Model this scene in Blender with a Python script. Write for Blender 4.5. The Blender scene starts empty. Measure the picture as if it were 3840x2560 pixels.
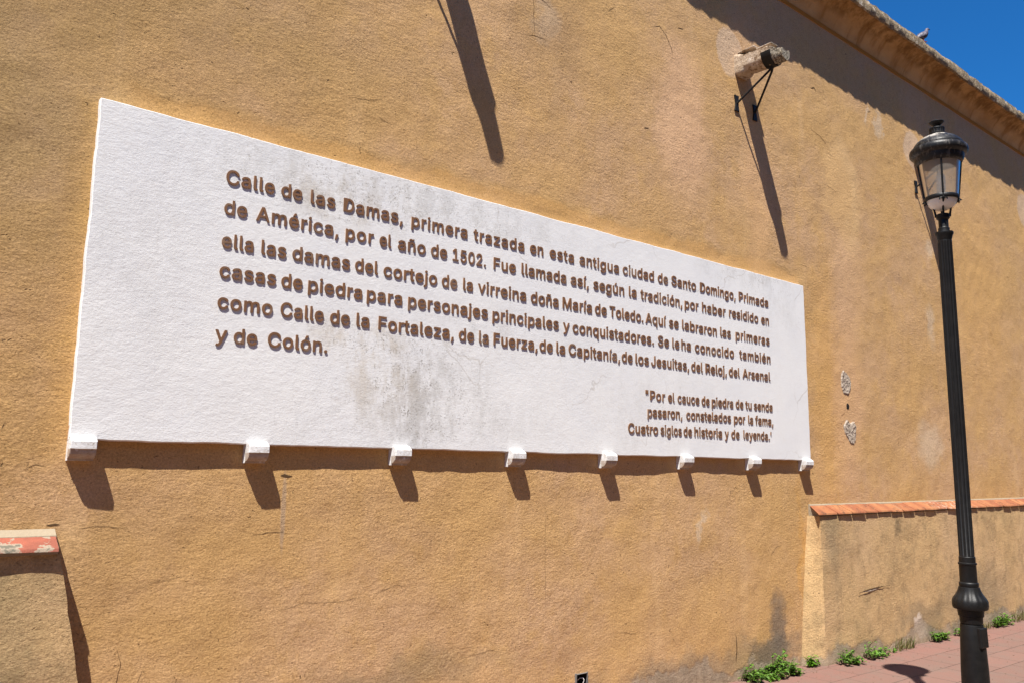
import bpy, bmesh, math, random
from mathutils import Vector, Matrix, noise
R = math.radians
scene = bpy.context.scene
C = scene.collection

# ------------------------------------------------------------------ camera
cam_d = bpy.data.cameras.new('camera'); cam = bpy.data.objects.new('camera', cam_d); C.objects.link(cam)
cam_d.sensor_fit = 'HORIZONTAL'; cam_d.sensor_width = 36.0; cam_d.lens = 28.685
cam_d.clip_start = 0.05; cam_d.clip_end = 3000
fw = Vector((0.62219327, 0.76778971, 0.15288717)); rt = Vector((0.77562379, -0.63106798, 0.01268647)); up = Vector((-0.10622274, -0.11068949, 0.98816222))
m = Matrix((rt, up, -fw)).transposed().to_4x4(); m.translation = Vector((0, -4, 1.59))
cam.matrix_world = m
scene.camera = cam

# ------------------------------------------------------------------ light
SUN = Vector((-1.3, -1.0, 3.2)).normalized()
world = bpy.data.worlds.new('World'); scene.world = world; world.use_nodes = True
wn = world.node_tree.nodes; wl = world.node_tree.links
bg = wn['Background']
sky = wn.new('ShaderNodeTexSky'); sky.sky_type = 'NISHITA'; sky.sun_disc = False
sky.sun_elevation = math.asin(SUN.z); sky.sun_rotation = math.atan2(SUN.x, SUN.y) % (2 * math.pi)
sky.altitude = 0; sky.air_density = 1.0; sky.dust_density = 0.0; sky.ozone_density = 10.0
tint = wn.new('ShaderNodeMix'); tint.data_type = 'RGBA'; tint.blend_type = 'MULTIPLY'; tint.inputs[0].default_value = 1.0
tint.inputs[7].default_value = (0.28, 1.04, 1.48, 1)          # clear tropical sky as a polarised exposure keeps it
wl.new(sky.outputs[0], tint.inputs[6]); wl.new(tint.outputs[2], bg.inputs[0]); bg.inputs[1].default_value = 0.05
sl = bpy.data.lights.new('sun', 'SUN'); sl.energy = 5.0; sl.angle = R(0.5); sl.color = (1.0, 0.955, 0.88)
so = bpy.data.objects.new('sun', sl); C.objects.link(so); so.location = SUN * 40
so.rotation_euler = SUN.to_track_quat('Z', 'Y').to_euler()
vs = scene.view_settings
scene.display_settings.display_device = 'sRGB'
vs.view_transform = 'Standard'; vs.look = 'None'; vs.gamma = 1.0; vs.use_curve_mapping = False
vs.exposure = 1.0
scene.cycles.max_bounces = 6; scene.cycles.diffuse_bounces = 3; scene.cycles.transparent_max_bounces = 8

# ------------------------------------------------------------------ object helpers
def props(o, label=None, cat=None, group=None, kind=None):
    if label: o['label'] = label
    if cat: o['category'] = cat
    if group: o['group'] = group
    if kind: o['kind'] = kind
    return o
def thing(name, loc, label, cat, group=None):
    o = bpy.data.objects.new(name, None); C.objects.link(o); o.location = loc
    o.empty_display_size = 0.1
    return props(o, label, cat, group)
def mesh_obj(name, verts, faces, mat, parent=None, smooth=False, mats=None, midx=None):
    """verts in world metres; parent is a thing Empty or a part."""
    me = bpy.data.meshes.new(name)
    off = Vector((0, 0, 0))
    p = parent
    while p is not None:
        off += p.location; p = p.parent
    me.from_pydata([(v[0] - off.x, v[1] - off.y, v[2] - off.z) for v in verts], [], faces)
    for mm in (mats or [mat]): me.materials.append(mm)
    if midx: me.polygons.foreach_set('material_index', midx)
    if smooth: me.polygons.foreach_set('use_smooth', [True] * len(me.polygons))
    me.update()
    o = bpy.data.objects.new(name, me); C.objects.link(o)
    if parent is not None: o.parent = parent
    return o
def fix_normals(o):
    bm = bmesh.new(); bm.from_mesh(o.data); bmesh.ops.recalc_face_normals(bm, faces=bm.faces); bm.to_mesh(o.data); bm.free()
    return o
class MB:
    def __init__(s): s.v = []; s.f = []
    def add(s, v, f):
        b = len(s.v); s.v += [tuple(x) for x in v]; s.f += [tuple(i + b for i in q) for q in f]; return s
    def box(s, x0, x1, y0, y1, z0, z1):
        return s.add([(x0,y0,z0),(x1,y0,z0),(x1,y1,z0),(x0,y1,z0),(x0,y0,z1),(x1,y0,z1),(x1,y1,z1),(x0,y1,z1)],
                     [(0,3,2,1),(4,5,6,7),(0,1,5,4),(1,2,6,5),(2,3,7,6),(3,0,4,7)])
    def loft(s, rings, caps=True, closed=True):
        n = len(rings[0]); v = [p for r in rings for p in r]; f = []
        for i in range(len(rings) - 1):
            for j in range(n if closed else n - 1):
                k = (j + 1) % n
                f.append((i*n+j, i*n+k, (i+1)*n+k, (i+1)*n+j))
        if caps and closed:
            f.append(tuple(reversed(range(n)))); f.append(tuple((len(rings)-1)*n + j for j in range(n)))
        return s.add(v, f)
    def tube(s, pts, r, n=8):
        pts = [Vector(p) for p in pts]; rings = []
        for i, p in enumerate(pts):
            t = (pts[min(i+1, len(pts)-1)] - pts[max(i-1, 0)]).normalized()
            a = t.orthogonal().normalized() if i == 0 else (a - t * a.dot(t)).normalized()
            b = t.cross(a); rr = r[i] if isinstance(r, (list, tuple)) else r
            rings.append([p + (a * math.cos(2*math.pi*k/n) + b * math.sin(2*math.pi*k/n)) * rr for k in range(n)])
        return s.loft(rings)
    def lathe(s, cx, cy, prof, n=48, mod=None, caps=True):
        rings = []
        for r, z in prof:
            rings.append([(cx + (r * (mod(2*math.pi*k/n, z) if mod else 1)) * math.cos(2*math.pi*k/n),
                           cy + (r * (mod(2*math.pi*k/n, z) if mod else 1)) * math.sin(2*math.pi*k/n), z) for k in range(n)])
        return s.loft(rings, caps)
    def obj(s, name, mat, parent=None, smooth=False, bevel=0.0, seg=2):
        o = fix_normals(mesh_obj(name, s.v, s.f, mat, parent))
        if smooth:
            o.data.polygons.foreach_set('use_smooth', [True] * len(o.data.polygons))
            o.data.set_sharp_from_angle(angle=R(smooth if smooth > 1 else 40))
        if bevel:
            b = o.modifiers.new('bevel', 'BEVEL'); b.width = bevel; b.segments = seg; b.limit_method = 'ANGLE'
        return o
def fbm(x, y, z, o=3):
    return noise.fractal(Vector((x, y, z)), 1.0, 2.0, o)

# ------------------------------------------------------------------ material helpers
class NT:
    def __init__(s, name):
        s.m = bpy.data.materials.new(name); s.m.use_nodes = True
        s.t = s.m.node_tree; s.n = s.t.nodes; s.l = s.t.links
        s.b = s.n['Principled BSDF']; s.out = s.n['Material Output']
        s.geo = s.n.new('ShaderNodeNewGeometry'); s.pos = s.geo.outputs['Position']
    def set(s, sock, v):
        if hasattr(v, 'is_output') or isinstance(v, bpy.types.NodeSocket): s.l.new(v, sock)
        elif isinstance(v, tuple) and len(v) == 3 and sock.type == 'RGBA': sock.default_value = (*v, 1)
        else: sock.default_value = v
    def math(s, op, a, b=0.0, c=0.0, clamp=False):
        n = s.n.new('ShaderNodeMath'); n.operation = op; n.use_clamp = clamp
        s.set(n.inputs[0], a); s.set(n.inputs[1], b); s.set(n.inputs[2], c); return n.outputs[0]
    def vmath(s, op, a, b=(0, 0, 0)):
        n = s.n.new('ShaderNodeVectorMath'); n.operation = op
        s.set(n.inputs[0], a)
        if op == 'SCALE': s.set(n.inputs[3], b)
        else: s.set(n.inputs[1], b)
        return n.outputs['Value'] if op in ('LENGTH', 'DOT_PRODUCT') else n.outputs[0]
    def noise(s, scale, detail=3, rough=0.55, vec=None, stretch=None, color=False, w=None):
        v = vec if vec is not None else s.pos
        if stretch: v = s.vmath('MULTIPLY', v, stretch)
        n = s.n.new('ShaderNodeTexNoise'); s.l.new(v, n.inputs['Vector'])
        n.inputs['Scale'].default_value = scale; n.inputs['Detail'].default_value = detail; n.inputs['Roughness'].default_value = rough
        return n.outputs['Color'] if color else n.outputs[0]
    def voro(s, scale, vec=None, feature='F1', rnd=1.0):
        n = s.n.new('ShaderNodeTexVoronoi'); n.feature = feature; s.l.new(vec if vec is not None else s.pos, n.inputs['Vector'])
        n.inputs['Scale'].default_value = scale; n.inputs['Randomness'].default_value = rnd
        return n.outputs['Distance']
    def ramp(s, v, a, b, lo=0.0, hi=1.0, smooth=True):
        n = s.n.new('ShaderNodeMapRange'); n.interpolation_type = 'SMOOTHSTEP' if smooth else 'LINEAR'
        s.set(n.inputs[0], v)
        for i, x in enumerate((a, b, lo, hi)): s.set(n.inputs[1 + i], x)
        return n.outputs[0]
    def mix(s, f, a, b, mode='MIX'):
        n = s.n.new('ShaderNodeMix'); n.data_type = 'RGBA'; n.blend_type = mode
        s.set(n.inputs[0], f); s.set(n.inputs[6], a); s.set(n.inputs[7], b); return n.outputs[2]
    def xyz(s):
        n = s.n.new('ShaderNodeSeparateXYZ'); s.l.new(s.pos, n.inputs[0]); return n.outputs
    def bump(s, h, dist, strength=1.0, prev=None):
        n = s.n.new('ShaderNodeBump'); n.inputs['Distance'].default_value = dist; n.inputs['Strength'].default_value = strength
        s.l.new(h, n.inputs['Height'])
        if prev is not None: s.l.new(prev, n.inputs['Normal'])
        return n.outputs[0]
    def blob(s, wp, cx, cz, rx, rz, soft=0.35):
        """soft-edged ellipse on the wall plane, its outline broken by the warped position wp"""
        d = s.vmath('LENGTH', s.vmath('MULTIPLY', s.vmath('SUBTRACT', wp, (cx, 0, cz)), (1/rx, 0, 1/rz)))
        return s.ramp(d, 1 + soft, 1 - soft)
    def done(s, col, rough=0.9, normal=None, spec=0.3):
        s.set(s.b.inputs['Base Color'], col); s.set(s.b.inputs['Roughness'], rough)
        s.b.inputs['Specular IOR Level'].default_value = spec
        if normal is not None: s.l.new(normal, s.b.inputs['Normal'])
        return s.m
def warp(t, amp=0.25, scale=3.0, amp2=0.05):
    a = t.vmath('SCALE', t.vmath('SUBTRACT', t.noise(scale, 3, color=True), (0.5, 0.5, 0.5)), amp * 2)
    b = t.vmath('SCALE', t.vmath('SUBTRACT', t.noise(scale * 8, 3, color=True), (0.5, 0.5, 0.5)), amp2 * 2)
    return t.vmath('ADD', t.pos, t.vmath('ADD', a, b))

# ------------------------------------------------------------------ materials
def plaster(name, plinth=False):
    t = NT(name); wp = warp(t); wq = warp(t, 0.05, 4.0, 0.02); wr = warp(t, 0.008, 4.0, 0.003); x, y, z = t.xyz()
    n1 = t.noise(0.9, 4, 0.6); n2 = t.noise(3.2, 4, 0.65); n3 = t.noise(14, 4, 0.7)
    col = t.mix(t.ramp(n1, 0.35, 0.65), (0.552, 0.337, 0.140), (0.545, 0.342, 0.184))
    col = t.mix(t.math('MULTIPLY', t.ramp(n2, 0.48, 0.68), 0.7), col, (0.572, 0.350, 0.142))
    col = t.mix(t.math('MULTIPLY', t.ramp(n3, 0.45, 0.72), 0.5), col, (0.46, 0.268, 0.105))
    # left end of the wall is older and browner
    old = t.math('MULTIPLY', t.ramp(x, 2.6, 0.3), t.ramp(t.noise(2.2, 4, 0.6), 0.3, 0.7))
    col = t.mix(t.math('MULTIPLY', old, 0.7), col, (0.44, 0.265, 0.10))
    # rain streaks
    st = t.noise(5.0, 4, 0.65, stretch=(1.0, 1.0, 0.12))
    col = t.mix(t.math('MULTIPLY', t.ramp(st, 0.55, 0.75), 0.30), col, (0.42, 0.25, 0.12))
    col = t.mix(t.math('MULTIPLY', t.ramp(t.noise(3.1, 3, 0.6, stretch=(1.3, 1.0, 0.16)), 0.58, 0.72), 0.35), col, (0.66, 0.43, 0.22))
    smooth = None
    def patch(c, amount, *args, **kw):
        nonlocal col
        b = t.math('MULTIPLY', t.blob(kw.pop('w', wp), *args, **kw), amount); col = t.mix(b, col, c); return b
    if not plinth:
        # smoother orange repair band above and beside the sign
        edge = t.math('ADD', 3.36, t.math('MULTIPLY', t.math('SUBTRACT', t.noise(1.6, 4, 0.65), 0.5), 0.26))
        band = t.math('MULTIPLY', t.math('MULTIPLY', t.ramp(z, t.math('ADD', edge, 0.055), t.math('SUBTRACT', edge, 0.025)), t.math('GREATER_THAN', z, 3.1)),
                      t.math('MULTIPLY', t.ramp(x, 0.72, 0.95), t.ramp(x, 6.75, 6.5)))
        col = t.mix(t.math('MULTIPLY', band, 0.55), col, (0.56, 0.31, 0.10))
        rim = t.math('MULTIPLY', t.math('MULTIPLY', band, t.math('SUBTRACT', 1, band)), 3.0)
        col = t.mix(t.math('MULTIPLY', rim, 0.45), col, (0.64, 0.41, 0.18))
        side = t.math('MULTIPLY', t.math('MULTIPLY', t.ramp(x, 0.60, 0.73), t.ramp(x, 0.95, 0.8)), t.math('MULTIPLY', t.ramp(z, 1.6, 1.75), t.ramp(z, 3.3, 3.2)))
        col = t.mix(t.math('MULTIPLY', side, 0.35), col, (0.58, 0.32, 0.085))
        patch((0.66, 0.41, 0.235), 0.75, 4.98, 4.42, 0.30, 0.62, soft=0.5)
        patch((0.65, 0.42, 0.20), 0.85, 7.47, 4.33, 0.32, 0.55, soft=0.3)
        patch((0.63, 0.385, 0.165), 0.6, 7.38, 4.30, 0.24, 0.45, soft=0.3)
        patch((0.64, 0.40, 0.22), 0.6, 7.45, 3.35, 0.30, 0.5, soft=0.6)
        patch((0.66, 0.40, 0.20), 0.5, 6.0, 3.9, 0.18, 0.7, soft=0.6)
        patch((0.62, 0.36, 0.13), 0.5, 10.6, 3.9, 0.7, 1.3, soft=0.6)
        patch((0.64, 0.36, 0.12), 0.5, 7.0, 2.2, 0.25, 1.2, soft=0.6)
        patch((0.64, 0.39, 0.22), 0.55, 7.35, 2.2, 0.25, 0.8, soft=0.5)
        # pale mortar round the water spouts
        for sx in (2.36, 5.66, 9.05, 12.3): patch((0.57, 0.41, 0.275), 0.8, sx, 5.20, 0.20, 0.22, soft=0.10, w=wq)
        for (a, b, c, d) in ((8.05, 5.3, 0.035, 0.10), (8.3, 5.25, 0.05, 0.15), (5.1, 1.15, 0.04, 0.10), (9.3, 4.1, 0.12, 0.10), (9.2, 3.2, 0.12, 0.2), (9.0, 1.9, 0.25, 0.2), (1.2, 4.9, 0.05, 0.03), (3.5, 4.75, 0.12, 0.18)):
            patch((0.60, 0.47, 0.33), 0.55, a, b, c, d, soft=0.5)
        # grime
        patch((0.20, 0.165, 0.07), 0.55, -0.05, 4.2, 0.30, 1.1, soft=0.7)
        patch((0.24, 0.19, 0.09), 0.35, 0.35, 3.1, 0.5, 0.6, soft=0.8)
        patch((0.30, 0.20, 0.085), 0.35, 0.9, 3.9, 1.2, 0.35, soft=0.8)
        patch((0.36, 0.22, 0.11), 0.5, 3.55, 4.7, 0.28, 0.35, soft=0.7)
        patch((0.16, 0.13, 0.105), 0.75, 6.12, 0.32, 0.15, 0.26, soft=0.4)
        patch((0.17, 0.135, 0.10), 0.85, 6.02, 0.14, 0.33, 0.16, soft=0.4)
        patch((0.40, 0.30, 0.22), 0.55, 1.765, 1.36, 0.013, 0.19, soft=0.35, w=wr)
        patch((0.26, 0.195, 0.115), 0.5, 2.45, 0.44, 0.6, 0.09, soft=0.8)
        patch((0.22, 0.165, 0.10), 0.4, 5.4, 0.18, 0.3, 0.10, soft=0.8)
        patch((0.30, 0.22, 0.14), 0.6, 4.7, 0.18, 0.8, 0.09, soft=0.7)
        patch((0.62, 0.34, 0.10), 0.5, 6.48, 0.8, 0.05, 0.7, soft=0.5)
        # bare grey cement along the foot
        h = t.math('ADD', 0.01, t.math('MULTIPLY', t.math('SUBTRACT', t.noise(2.6, 4, 0.6), 0.36), 0.62))
    else:
        patch((0.44, 0.27, 0.11), 0.85, 6.40, 0.6, 0.17, 0.9, soft=0.25, w=wr)  # darker ochre painted on the flared end, offsetting its stronger sunlight
        g1 = t.ramp(t.noise(2.1, 5, 0.7), 0.46, 0.68); g2 = t.ramp(t.noise(6.5, 5, 0.75, stretch=(1.0, 1, 0.75)), 0.47, 0.66)
        col = t.mix(0.45, col, (0.58, 0.42, 0.235))
        col = t.mix(t.math('MULTIPLY', g1, 0.5), col, (0.34, 0.235, 0.115))
        col = t.mix(t.math('MULTIPLY', g2, 0.5), col, (0.27, 0.19, 0.10))
        patch((0.22, 0.185, 0.09), 0.8, 0.15, 0.80, 0.45, 0.34, soft=0.8)
        patch((0.13, 0.11, 0.075), 0.6, -0.2, 0.55, 0.3, 0.3, soft=0.7)
        patch((0.26, 0.20, 0.12), 0.55, 6.75, 1.0, 0.12, 0.35, soft=0.7)
        patch((0.20, 0.145, 0.08), 0.6, 7.9, 1.08, 0.10, 0.06, soft=0.5)
        patch((0.24, 0.18, 0.11), 0.55, 8.3, 0.2, 0.5, 0.12, soft=0.7)
        patch((0.22, 0.17, 0.11), 0.55, 9.6, 0.3, 0.7, 0.25, soft=0.7)
        patch((0.66, 0.56, 0.46), 0.8, 8.25, 0.12, 0.12, 0.06, soft=0.3)
        h = t.math('ADD', 0.05, t.math('MULTIPLY', t.math('SUBTRACT', t.noise(2.2, 4, 0.6), 0.40), 0.55))
    gz = t.math('ADD', z, t.math('MULTIPLY', x, 0.0107))
    foot = t.math('MULTIPLY', t.ramp(gz, t.math('ADD', h, 0.105), t.math('ADD', h, 0.05)), t.ramp(x, 2.0, 3.2) if not plinth else 1.0)
    fc = t.mix(t.ramp(t.noise(7, 4, 0.7), 0.4, 0.65), (0.38, 0.30, 0.215), (0.25, 0.20, 0.145))
    col = t.mix(t.math('MULTIPLY', foot, 0.85), col, fc)
    # fine grain, pits and scratches
    gr = t.noise(95, 4, 0.8)
    col = t.mix(t.ramp(gr, 0.25, 0.75, 0.0, 1.0), t.mix(1.0, col, (0.70, 0.69, 0.68), 'MULTIPLY'), t.mix(1.0, col, (1.22, 1.23, 1.25), 'MULTIPLY'))
    pit = t.math('MULTIPLY', t.ramp(t.voro(11.0, vec=wp), 0.10, 0.05), t.ramp(t.noise(5.0, 2), 0.46, 0.52))
    pit2 = t.math('MULTIPLY', t.ramp(t.noise(75, 3, 0.7, stretch=(0.7, 1, 1)), 0.63, 0.70), 0.75)
    pits = t.math('MAXIMUM', pit, pit2)
    col = t.mix(t.math('MULTIPLY', pits, 0.75), col, (0.11, 0.065, 0.03))
    # relief: trowel ridges, sand grain, pits
    tv = t.vmath('ADD', t.vmath('MULTIPLY', t.pos, (0.62, 1.0, 1.0)), t.vmath('MULTIPLY', t.vmath('SUBTRACT', t.noise(6, 2, color=True), (0.5, 0.5, 0.5)), (0.025, 0.025, 0.025)))
    r1 = t.noise(24, 9, 0.80, vec=tv); r2 = t.noise(62, 4, 0.7, stretch=(0.75, 1, 1)); r3 = t.noise(7, 3, 0.5)
    rough_amt = t.ramp(t.noise(1.3, 3, 0.6), 0.3, 0.7, 0.55, 1.15)
    h1 = t.math('ADD', t.math('MULTIPLY', r1, 0.0125), t.math('MULTIPLY', r2, 0.0060))
    h1 = t.math('MULTIPLY', h1, rough_amt)
    if not plinth:
        keep = t.math('SUBTRACT', 1.0, t.math('MULTIPLY', band, 0.45)); h1 = t.math('MULTIPLY', h1, keep)
        h1 = t.math('ADD', h1, t.math('MULTIPLY', band, -0.0006))
    h1 = t.math('ADD', h1, t.math('MULTIPLY', r3, 0.006))
    h1 = t.math('SUBTRACT', h1, t.math('MULTIPLY', pits, 0.006))
    h1 = t.math('SUBTRACT', h1, t.math('MULTIPLY', foot, 0.003))
    nb = t.bump(h1, 1.0, 0.75)
    return t.done(col, 0.92, nb, 0.15)
M_wall = plaster('ochre_plaster'); M_plinth = plaster('weathered_plaster', True)

def mk_crack():
    t = NT('crack_shadow'); return t.done((0.10, 0.062, 0.034), 1.0, None, 0.0)
M_crack = mk_crack()

def mk_cornice():
    t = NT('cornice_plaster'); x, y, z = t.xyz()
    col = t.mix(t.ramp(t.noise(2.0, 4, 0.65), 0.35, 0.7), (0.56, 0.35, 0.165), (0.44, 0.25, 0.10))
    col = t.mix(t.math('MULTIPLY', t.ramp(t.noise(5, 4, 0.7, stretch=(1.0, 0.3, 0.3)), 0.5, 0.7), 0.75), col, (0.30, 0.15, 0.045))
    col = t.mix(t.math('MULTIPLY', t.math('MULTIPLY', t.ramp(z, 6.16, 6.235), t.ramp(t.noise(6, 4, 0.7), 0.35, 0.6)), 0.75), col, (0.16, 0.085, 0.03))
    # weathered lip
    fac = t.math('MULTIPLY', t.math('LESS_THAN', y, -0.235), t.math('GREATER_THAN', z, 6.25))
    g = t.mix(t.ramp(t.noise(40, 4, 0.75), 0.35, 0.65), (0.33, 0.25, 0.16), (0.13, 0.10, 0.065))
    g = t.mix(t.ramp(t.noise(3.5, 4, 0.65), 0.5, 0.7), g, (0.46, 0.34, 0.20))
    g = t.mix(t.math('MULTIPLY', t.ramp(t.noise(14, 4, 0.7), 0.56, 0.66), 0.7), g, (0.55, 0.48, 0.38))
    g = t.mix(t.math('MULTIPLY', t.ramp(z, 6.35, 6.39), t.ramp(t.noise(9, 3, 0.7), 0.35, 0.6)), g, (0.07, 0.055, 0.04))
    col = t.mix(fac, col, g)
    band = t.math('MULTIPLY', t.math('LESS_THAN', z, 6.052), t.math('LESS_THAN', y, -0.004))
    col = t.mix(band, col, (0.40, 0.175, 0.035))
    nb = t.bump(t.math('ADD', t.math('MULTIPLY', t.noise(30, 4, 0.7), 0.012), t.math('MULTIPLY', t.noise(110, 3, 0.7), 0.006)), 1.0, 0.8)
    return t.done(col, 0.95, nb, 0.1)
M_cornice = mk_cornice()

def mk_roof():
    t = NT('roof_slab'); return t.done(t.mix(t.noise(4, 4), (0.25, 0.21, 0.17), (0.14, 0.12, 0.10)), 0.95)
M_roof = mk_roof()

def mk_white(name, corbel=False):
    t = NT(name); wp = warp(t, 0.12, 4.0, 0.04); x, y, z = t.xyz()
    col = t.mix(t.ramp(t.noise(2.2, 4, 0.6), 0.35, 0.7), (0.745, 0.742, 0.735), (0.71, 0.712, 0.718))
    col = t.mix(t.math('MULTIPLY', t.ramp(t.noise(11, 4, 0.7), 0.5, 0.75), 0.25), col, (0.66, 0.63, 0.60))
    if not corbel:
        sp = t.math('MULTIPLY', t.ramp(t.noise(75, 4, 0.8), 0.50, 0.62), t.ramp(t.noise(19, 4, 0.75), 0.46, 0.6))
        sm = t.ramp(t.noise(7, 5, 0.75, stretch=(1, 1, 0.45)), 0.42, 0.68)
        def dirt(c, a, *args, **kw):
            nonlocal col
            b = t.blob(wp, *args, **kw)
            col = t.mix(t.math('MULTIPLY', t.math('MULTIPLY', b, sm), a * 0.7), col, c)
            col = t.mix(t.math('MULTIPLY', t.math('MULTIPLY', b, sp), a * 0.75), col, (0.20, 0.18, 0.15))
        grey = (0.50, 0.49, 0.47); tan = (0.50, 0.42, 0.31)
        dirt(grey, 0.75, 2.0, 3.12, 0.75, 0.20, soft=0.6)
        dirt(tan, 0.6, 2.05, 3.05, 0.35, 0.16, soft=0.6)
        dirt(grey, 0.6, 3.0, 3.14, 0.7, 0.12, soft=0.7)
        dirt(grey, 0.75, 5.7, 3.2, 0.55, 0.09, soft=0.6)
        dirt(grey, 0.35, 6.2, 3.05, 0.35, 0.3, soft=0.7)
        dirt(tan, 0.75, 2.15, 2.30, 0.35, 0.10, soft=0.7)
        dirt(grey, 0.85, 2.48, 2.02, 0.26, 0.30, soft=0.6)
        dirt((0.42, 0.41, 0.40), 0.8, 2.52, 1.95, 0.13, 0.22, soft=0.5)
        dirt(tan, 0.7, 2.25, 2.1, 0.25, 0.22, soft=0.7)
        dirt(grey, 0.6, 2.75, 2.05, 0.3, 0.3, soft=0.7)
        dirt(grey, 0.5, 2.95, 1.85, 0.5, 0.16, soft=0.7)
        dirt(grey, 0.45, 2.0, 1.85, 0.5, 0.16, soft=0.7)
        dirt(grey, 0.35, 4.6, 2.0, 0.8, 0.3, soft=0.8)
        dirt(grey, 0.4, 3.1, 2.45, 0.7, 0.16, soft=0.8)
        dirt(grey, 0.3, 0.95, 2.5, 0.3, 0.5, soft=0.8)
        # hairline cracks
        cv = t.vmath('ADD', t.pos, t.vmath('SCALE', t.vmath('SUBTRACT', t.noise(3, 3, color=True), (0.5, 0.5, 0.5)), 0.35))
        vd = t.voro(1.35, vec=t.vmath('MULTIPLY', cv, (1, 0, 1)), feature='DISTANCE_TO_EDGE')
        ck = t.math('MULTIPLY', t.ramp(vd, 0.006, 0.002), t.math('MULTIPLY', t.ramp(x, 2.2, 2.8), t.ramp(t.noise(1.7, 2), 0.5, 0.6)))
        col = t.mix(t.math('MULTIPLY', ck, 0.35), col, (0.40, 0.36, 0.31))
        # browner on the low sides and underside next to the wall
        back = t.ramp(y, -0.022, -0.010)
        col = t.mix(t.math('MULTIPLY', back, t.math('LESS_THAN', z, 1.75)), col, (0.42, 0.27, 0.16))
    else:
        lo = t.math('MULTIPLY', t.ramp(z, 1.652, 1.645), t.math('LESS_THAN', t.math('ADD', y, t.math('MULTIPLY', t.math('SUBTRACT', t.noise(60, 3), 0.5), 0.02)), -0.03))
        bare_shade = t.math('MULTIPLY', lo, t.ramp(t.noise(25, 3, 0.7), 0.25, 0.45))
        col = t.mix(t.math('MULTIPLY', bare_shade, 0.8), col, (0.28, 0.175, 0.10))  # shade of the cove painted in brown, together with bare dirty plaster
        col = t.mix(t.math('MULTIPLY', t.ramp(t.noise(22, 5, 0.8), 0.42, 0.62), 0.6), col, (0.47, 0.43, 0.385))
        chip = t.math('MULTIPLY', t.ramp(t.noise(60, 4, 0.75), 0.58, 0.64), 0.8)
        col = t.mix(chip, col, (0.30, 0.24, 0.17))
    tv = t.vmath('MULTIPLY', t.pos, (0.6, 1, 1))
    h = t.math('ADD', t.math('MULTIPLY', t.noise(40, 8, 0.78, vec=tv), 0.0052), t.math('MULTIPLY', t.noise(130, 3, 0.7, vec=tv), 0.0012))
    h = t.math('ADD', h, t.math('MULTIPLY', t.noise(9, 2), 0.003))
    h = t.math('MULTIPLY', h, t.ramp(x, 5.5, 1.0, 0.35, 0.75, smooth=False))
    return t.done(col, 0.85, t.bump(h, 1.0, 0.7), 0.2)
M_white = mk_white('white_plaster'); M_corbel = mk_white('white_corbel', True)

def mk_letter():
    t = NT('brown_letter_paint')
    col = t.mix(t.ramp(t.noise(9, 4, 0.7), 0.35, 0.7), (0.195, 0.095, 0.044), (0.160, 0.080, 0.041))
    fade = t.math('MULTIPLY', t.ramp(t.noise(6.5, 3, 0.6), 0.56, 0.68), 0.65)
    col = t.mix(fade, col, (0.245, 0.165, 0.115))
    col = t.mix(t.math('MULTIPLY', t.ramp(t.noise(130, 3, 0.7), 0.60, 0.70), 0.5), col, (0.075, 0.045, 0.028))
    return t.done(col, 0.62, t.bump(t.noise(160, 3, 0.6), 0.0015, 0.5), 0.35)
M_letter = mk_letter()

def mk_coping(name, painted):
    t = NT(name); x, y, z = t.xyz()
    pid = t.noise(4.2, 0, vec=t.vmath('MULTIPLY', t.pos, (1.0, 0, 0)))
    if painted:
        col = t.mix(t.ramp(t.noise(9, 4, 0.6), 0.4, 0.6), (0.31, 0.095, 0.058), (0.24, 0.078, 0.05))
        w = t.ramp(t.noise(11.5, 4, 0.65), 0.55, 0.59)
        col = t.mix(t.math('MULTIPLY', w, 0.85), col, (0.30, 0.26, 0.195))
        col = t.mix(t.ramp(t.noise(11.5, 4, 0.65), 0.61, 0.68), col, (0.13, 0.12, 0.09))
    else:
        col = t.mix(t.ramp(pid, 0.35, 0.65), (0.33, 0.135, 0.058), (0.26, 0.09, 0.042))
        col = t.mix(t.math('MULTIPLY', t.ramp(t.noise(16, 4, 0.7), 0.5, 0.7), 0.5), col, (0.41, 0.21, 0.095))
        col = t.mix(t.math('MULTIPLY', t.ramp(t.noise(9, 5, 0.8), 0.54, 0.64), 0.75), col, (0.10, 0.05, 0.03))
        wht = t.math('MULTIPLY', t.ramp(t.noise(22, 3, 0.6, stretch=(2.5, 1, 1)), 0.56, 0.64), t.math('MULTIPLY', t.ramp(x, 8.6, 9.0), t.ramp(x, 9.9, 9.5)))
        col = t.mix(t.math('MULTIPLY', wht, 0.8), col, (0.60, 0.48, 0.38))
    return t.done(col, 0.85, t.bump(t.noise(70, 4, 0.7), 0.005, 0.7), 0.25)
M_tile = mk_coping('terracotta_tile', False); M_redtile = mk_coping('red_painted_brick', True)
def mk_mortar():
    t = NT('pale_mortar'); return t.done(t.mix(t.noise(25, 4, 0.7), (0.33, 0.275, 0.20), (0.25, 0.195, 0.13)), 0.95, t.bump(t.noise(80, 3), 0.004, 0.7))
M_mortar = mk_mortar()

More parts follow.
